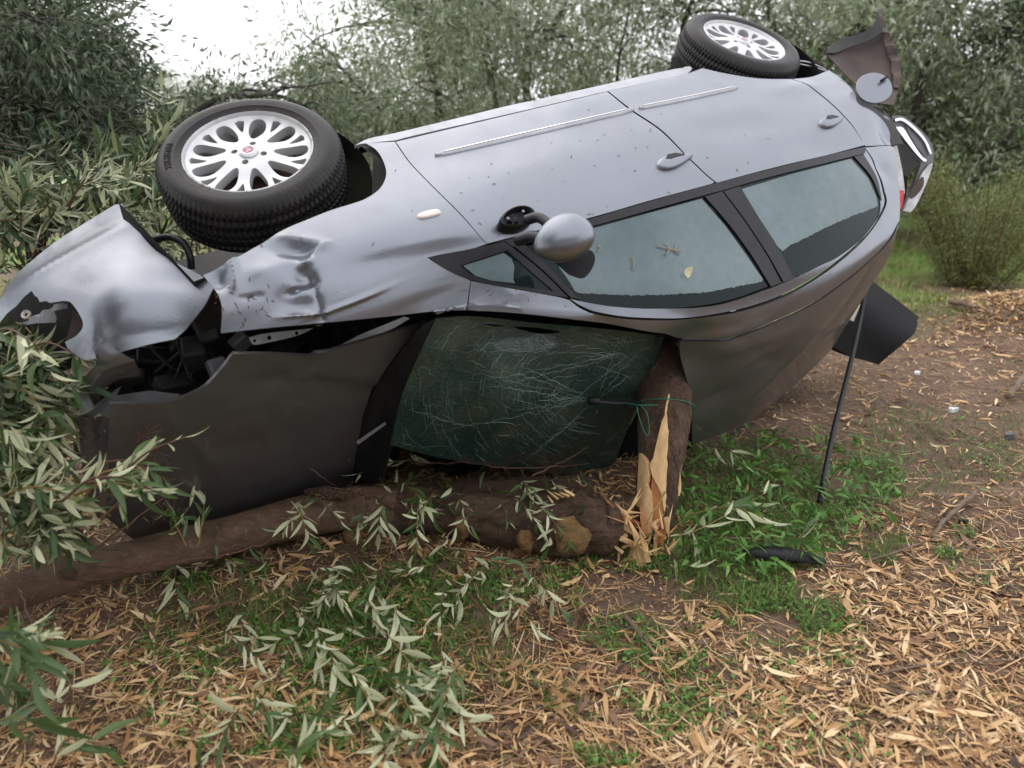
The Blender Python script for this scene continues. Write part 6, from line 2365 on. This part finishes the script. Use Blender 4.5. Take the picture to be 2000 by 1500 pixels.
# crown of the fallen tree heaped at the left
r = np.random.default_rng(5)
heap_paths = []
for i in range(58):
    u0, v0 = r.uniform(-170, 40), r.uniform(650, 1050)
    an = r.normal(-.15, .5)
    l = r.uniform(90, 210)
    d0 = r.uniform(2.15, 2.6) if i < 36 else r.uniform(2.5, 2.9)
    if u0 + l * math.cos(an) > 175 and v0 > 640:
        l *= .7
    p0 = at(u0, v0, d0)
    p2 = at(u0 + l * math.cos(an), v0 + l * math.sin(an) + r.uniform(0, 50), d0 + r.uniform(-.25, .1))
    p0[2], p2[2] = max(p0[2], .05), max(p2[2], .04)
    pm = (p0 + p2) / 2 + np.array([0, 0, r.uniform(.02, .10)])
    heap_paths.append(smooth_path([p0, pm, p2], 20))
LOW = set(range(58, 63))
for i in range(5):
    u0, v0 = r.uniform(-190, -70), r.uniform(1240, 1480)
    an = r.uniform(-.9, .5)
    l = r.uniform(80, 170)
    d0 = r.uniform(1.75, 2.15)
    p0, p2 = at(u0, v0, d0), at(u0 + l * math.cos(an), v0 + l * math.sin(an), d0 + r.uniform(-.2, .1))
    p0[2], p2[2] = max(p0[2], .04), max(p2[2], .03)
    heap_paths.append(smooth_path([p0, (p0 + p2) / 2 + np.array([0, 0, .05]), p2], 20))
for i in range(9):                                               # shoots across the corner of the bonnet
    u0, v0 = r.uniform(120, 230), r.uniform(900, 1060)
    an = r.uniform(-1.0, .35)
    l = r.uniform(80, 190)
    d0 = r.uniform(2.05, 2.3)
    p0, p2 = at(u0, v0, d0), at(u0 + l * math.cos(an), v0 + l * math.sin(an), d0 - .05)
    heap_paths.append(smooth_path([p0, (p0 + p2) / 2 + np.array([0, 0, .03]), p2], 20))
SPARSE = set(range(len(heap_paths) - 9, len(heap_paths)))
for i in range(26):                                              # boughs reaching up behind the bumper
    u0, v0 = r.uniform(-60, 330), r.uniform(380, 600)
    an = r.uniform(-1.4, .5)
    l = r.uniform(80, 170)
    d0 = r.uniform(2.75, 3.5)
    p0, p2 = at(u0, v0, d0), at(u0 + l * math.cos(an), v0 + l * math.sin(an), d0)
    heap_paths.append(smooth_path([p0, (p0 + p2) / 2 + np.array([0, 0, .05]), p2], 20))
cand = []
for i, path in enumerate(heap_paths):
    tv = tube(path, np.linspace(.0045, .0018, 20), 6)
    obj('bough', tv[0], tv[1], M['twig' if i % 3 else 'twig_green'], fallen)
    cand += [(p, d, up, s, i) for p, d, up, s in leaf_frames(path, 6 if i in SPARSE else 22, 900 + i, 1.0, .15 if i in LOW else .6, .3 if i in SPARSE else .05)]
    for j in range(0 if i in SPARSE else 3):                     # side shoots
        k = r.integers(4, 18)
        sd = np.cross(path[k] - path[k - 1], r.normal(0, 1, 3))
        sd = sd / np.linalg.norm(sd) + (path[k] - path[k - 1]) / np.linalg.norm(path[k] - path[k - 1])
        q2 = path[k] + sd * r.uniform(.06, .14)
        sp = smooth_path([path[k], (path[k] + q2) / 2 + r.normal(0, .01, 3), q2], 8)
        cand += [(p, d, up, s, i) for p, d, up, s in leaf_frames(sp, 9, 2000 + i * 5 + j, 1.0, .15 if i in LOW else .6, .1)]
BUMP_PX = np.array([(-40, 640), (0, 575), (60, 500), (240, 380), (440, 560), (440, 700), (230, 720), (165, 690), (90, 690), (40, 650)], float)


def in_the_way(c):
    uv = project(c[0])
    d = (c[0] - CC) @ CF
    if inside(BUMP_PX, uv)[0] and d < 2.56:
        return True
    if c[4] in SPARSE:
        return False
    if uv[0][0] > 185 and 640 < uv[0][1] < 1010 and d < 2.6:
        return True
    return uv[0][1] > 1075 and uv[0][1] < 1225 and uv[0][0] > -60 and d < 2.6


cand = [c for c in cand if not in_the_way(c)]
order = sorted(range(len(cand)), key=lambda k: (cand[k][0] - CC) @ CF + (0 if -20 < project(cand[k][0])[0][0] < 400 else 9))
first = set(order[:300])
VV, FF, tt = [], [], []
for k, (p, d, up, s, i) in enumerate(cand):
    L = r.normal(.094, .014) * s
    if k in first:
        place_leaf(fallen, p, d, up, L, k)
        continue
    d = d / np.linalg.norm(d)
    sv = np.cross(up, d)
    sv /= np.linalg.norm(sv) + 1e-9
    n_ = np.cross(d, sv)
    me = LEAF[k % 12]
    co = np.array([v.co for v in me.vertices])
    VV.append(p + L * (np.outer(co[:, 0], d) + np.outer(co[:, 1], sv) + np.outer(co[:, 2], n_)))
    FF.append(np.array([tuple(f.vertices) for f in me.polygons]) + 21 * (len(VV) - 1))
    tt.append(r.random())
lv = obj('leaves', np.concatenate(VV), np.concatenate(FF), M['leaf_many'], fallen)
tint_attr(lv.data, tt, 21)
lv['kind'] = 'stuff'
print('HEAP', len(cand))

# bare twigs over and under the log
TWIGS = [[(-20, 1085, .35), (60, 1060, .38), (190, 1005, .40), (230, 960, .45)], [(150, 1100, .22), (230, 1040, .30), (330, 965, .36), (445, 905, .42)], [(-10, 1085, .20), (100, 1085, .22), (250, 1112, .2), (420, 1105, .18)],
      [(170, 1125, .18), (330, 1100, .22), (450, 1080, .2)], [(175, 1130, .12), (200, 1180, .12), (238, 1230, .06)], [(40, 1150, .2), (70, 1250, .16), (72, 1340, .08)], [(100, 1280, .16), (105, 1340, .12), (130, 1470, .04)],
      [(0, 940, .40), (120, 935, .42), (230, 965, .36), (290, 1020, .25)], [(190, 945, .40), (250, 970, .36), (275, 990, .32)], [(250, 855, .52), (300, 880, .50), (350, 910, .46)], [(285, 800, .55), (290, 900, .45), (300, 1000, .3)],
      [(580, 890, .34), (620, 925, .28), (655, 950, .2)], [(680, 900, .3), (705, 870, .32), (745, 840, .36)], [(800, 905, .22), (920, 905, .24), (1010, 915, .22), (1150, 905, .2)], [(860, 980, .15), (900, 1000, .15), (1010, 985, .15), (1090, 985, .14)],
      [(1040, 930, .2), (1120, 890, .22), (1150, 870, .22)], [(720, 1020, .2), (760, 1060, .15), (800, 1110, .08)], [(705, 1090, .06), (735, 1150, .07), (730, 1215, .04)], [(870, 1130, .08), (940, 1190, .08), (960, 1290, .05), (940, 1420, .02)],
      [(650, 1290, .06), (700, 1250, .08), (790, 1250, .05)], [(460, 1110, .12), (470, 1140, .1), (460, 1150, .08)], [(395, 770, .64), (400, 850, .55), (410, 880, .5)], [(270, 1180, .1), (300, 1240, .06), (310, 1290, .03)], [(420, 1090, .15), (520, 1060, .16), (560, 1030, .2)],
      [(480, 1170, .05), (330, 1210, .06), (200, 1280, .06)], [(20, 1230, .2), (60, 1330, .12), (40, 1450, .1)]]
for i, px in enumerate(TWIGS):
    P = smooth_path(gpts(px), 26)
    P = P + np.random.default_rng(i).normal(0, .0025, P.shape)
    tv = tube(P, np.linspace(.0048, .0016, 26) * (1.2 if i in (1, 7) else .85), 6)
    obj('twig', tv[0], tv[1], M['twig_green' if i in (7, 8, 9) else 'twig'], fallen)

mb = MB()
rd = np.random.default_rng(51)
for k in range(150):
    t_ = rd.random()
    u, v = 285 + 40 * t_ + rd.normal(0, 8 + 14 * t_), 850 + 160 * t_ + rd.normal(0, 10)
    p0 = at(u, v, 2.24 + .25 * t_ + rd.uniform(-.03, .0))
    d_ = rd.normal(0, 1, 3)
    d_ /= np.linalg.norm(d_)
    l_ = rd.uniform(.01, .05)
    mb.add(*tube([p0, p0 + d_ * l_ * .5 + rd.normal(0, .004, 3), p0 + d_ * l_], .0009, 4, caps=False))
hd = mb.build('hanging_debris', [M['twig']], fallen)
hd['kind'] = 'stuff'
# ---------------------------------------------------------------- small things on the ground
def stick(px, r0, r1, label, mt='stick', group=None, name='stick', seed=0):
    P = smooth_path(gpts(px), 22)
    P = P + np.random.default_rng(seed).normal(0, r0 * .25, P.shape)
    tv = tube(P, np.linspace(r0, r1, 22), 8)
    o = obj(name, tv[0], tv[1], M[mt])
    return tag(o, label, name, group)


stick([(1822, 1050, .02), (1850, 1010, .03), (1905, 962, .04)], .008, .013, 'crooked grey stick pointing up the bare ground', seed=1)
stick([(1222, 1205, .015), (1260, 1250, .02), (1290, 1297, .012)], .009, .006, 'straight brown stick on the soil before the split trunk', seed=2)
stick([(1855, 588, .05), (1885, 595, .07), (1920, 605, .10)], .02, .018, 'dark stick poking out of the leaf heap', seed=3)
stick([(1968, 775, .04), (2000, 735, .06), (2040, 700, .07)], .02, .016, 'thick grey stick at the right edge', seed=4)
stick([(1640, 1335, .015), (1800, 1300, .02), (1990, 1290, .015)], .005, .003, 'long thin bleached stalk on the dry leaves', seed=5)
stick([(1600, 1105, .02), (1680, 1100, .02), (1830, 1050, .02)], .005, .004, 'thin tan twig leading from the black trim to the crooked stick', seed=6)
stick([(1720, 1340, .012), (1770, 1355, .015), (1830, 1352, .012)], .008, .006, 'short dark stick among the dry leaves', seed=7)
stick([(1300, 960, .22), (1270, 1010, .20), (1245, 1065, .10), (1250, 1115, .02)], .0035, .0028, 'bent yellow stalk before the splintered wood', 'twig_green', name='stalk', seed=8)

# black moulding lost in the grass
a0, a1 = on_ground(1448, 1078, .045), on_ground(1612, 1098, .035)
P = smooth_path([a0, (a0 + a1) / 2 + np.array([0, 0, .012]), a1], 18)
V, F = [], []
T_, A_, B_ = frame_along(P)
for i in range(18):
    f = math.sin(math.pi * (i + .6) / 18.2) ** .5
    n = 12
    for j in range(n):
        t = 2 * math.pi * j / n
        V.append(P[i] + A_[i] * .022 * f * math.sin(t) * (1 if math.sin(t) > 0 else .8) + B_[i] * .034 * f * math.cos(t) + A_[i] * .004 * (i % 2) * (math.sin(t) > .4))
F = [(i * 12 + j, i * 12 + (j + 1) % 12, (i + 1) * 12 + (j + 1) % 12, (i + 1) * 12 + j) for i in range(17) for j in range(12)] + [tuple(range(12))[::-1], tuple(17 * 12 + j for j in range(12))]
tag(obj('plastic_trim', V, F, M['black'], sharp=40), 'long black ribbed plastic trim piece lying in the grass', 'car trim')


def scrap(u, v, sx, sy, sz, mt, label, seed, cat='debris', name='plastic_shard'):
    r_ = np.random.default_rng(seed)
    c = on_ground(u, v, sz)
    n = 7
    an = np.sort(r_.uniform(0, 6.28, n))
    top = np.stack([np.cos(an) * sx, np.sin(an) * sy, r_.uniform(.3, 1, n) * sz], 1)
    V = np.concatenate([c + top, c + top * [1.05, 1.05, 0] - [0, 0, sz]])
    F = [tuple(range(n))] + [(i, n + i, n + (i + 1) % n, (i + 1) % n) for i in range(n)]
    return tag(obj(name, V, F, M[mt], smooth=False), label, cat)


scrap(1882, 1018, .02, .012, .012, 'black', 'small black plastic shard beside the crooked grey stick', 1)
scrap(1972, 850, .04, .02, .02, 'grey_plastic', 'dark grey plastic shard in the dark grass at the right edge', 2)
scrap(395, 1478, .03, .014, .012, 'black', 'black plastic shard at the bottom edge on dry leaves', 3)
scrap(1925, 1395, .018, .008, .010, 'black', 'tiny black shard among the dry leaves in the lower right', 4)
scrap(1712, 521, .05, .03, .05, 'paper', 'white paper scrap on the bright grass behind the roof', 5, 'litter', 'paper_scrap')
scrap(1862, 800, .03, .016, .015, 'paper', 'white crumpled scrap in front of the dark grass', 6, 'litter', 'paper_scrap')
scrap(1790, 728, .025, .012, .012, 'paper', 'white scrap on the brown soil past the load cover', 7, 'litter', 'paper_scrap')


def fruit(u, v, mt, label, group, rad=.0085):
    c = on_ground(u, v, rad * .8)
    o = ellip('olive_fruit', c, np.eye(3), np.array([rad * 1.25, rad, rad]), M[mt], None, None, 14, 8)
    tag(o, label, 'olive', group)
    return o


FRUIT = []
for u, v in [(1180, 1200), (1055, 1383), (298, 1304), (1130, 1170), (355, 1380), (1422, 1395)]:
    fr = fruit(u, v, 'olive', 'purple olive', 'purple olives on the ground')
    FRUIT.append(fr)
for i, o in enumerate(FRUIT):
    o['label'] = 'purple olive on the dry leaves, %s' % ['below the bare soil patch', 'in the middle of the bottom edge', 'far left below the log', 'above the bare soil patch', 'in the lower left', 'alone on the right'][i]
GFR = []
for u, v in [(505, 1227), (362, 1427), (320, 1376), (455, 1357), (508, 1416)]:
    GFR.append(fruit(u, v, 'olive_green', 'green olive', 'green olives on the ground'))
rank(GFR, 'green olive on the litter below the log, {} from the left', lambda o: o.data.vertices[0].co.x)
t = empty('yellow_leaf', on_ground(845, 1032, .15))
bpy.data.objects.remove(t)
yl = bpy.data.objects.new('fallen_leaf', LEAF[2].copy())
yl.data.materials[0] = M['yellow_leaf']
COL.objects.link(yl)
yl.matrix_world = Matrix.Translation(at(848, 1030, log_front((848, 1030), .012))) @ Matrix(np.vstack([np.hstack([np.stack([-CR, CU * .3 - CF, CU], 1) * .075, np.zeros((3, 1))]), [0, 0, 0, 1]]).tolist())
tag(yl, 'bright yellow green leaf resting on the log', 'leaf')
wl_ = bpy.data.objects.new('fallen_leaf', LEAF[5].copy())
wl_.data.materials[0] = M['paper'].copy()
bsdf(wl_.data.materials[0]).inputs['Base Color'].default_value = (.62, .60, .38, 1)
COL.objects.link(wl_)
p_ = shell_pt(1340, 545, .012, (5, 10))
wl_.matrix_world = Matrix.Translation(p_) @ Matrix(np.vstack([np.hstack([np.stack([CU * .8 + CR * .4, CR * 2.6 - CU * .8, -CF], 1) * .05, np.zeros((3, 1))]), [0, 0, 0, 1]]).tolist())
tag(wl_, 'pale dead leaf stuck to the front side window', 'leaf')
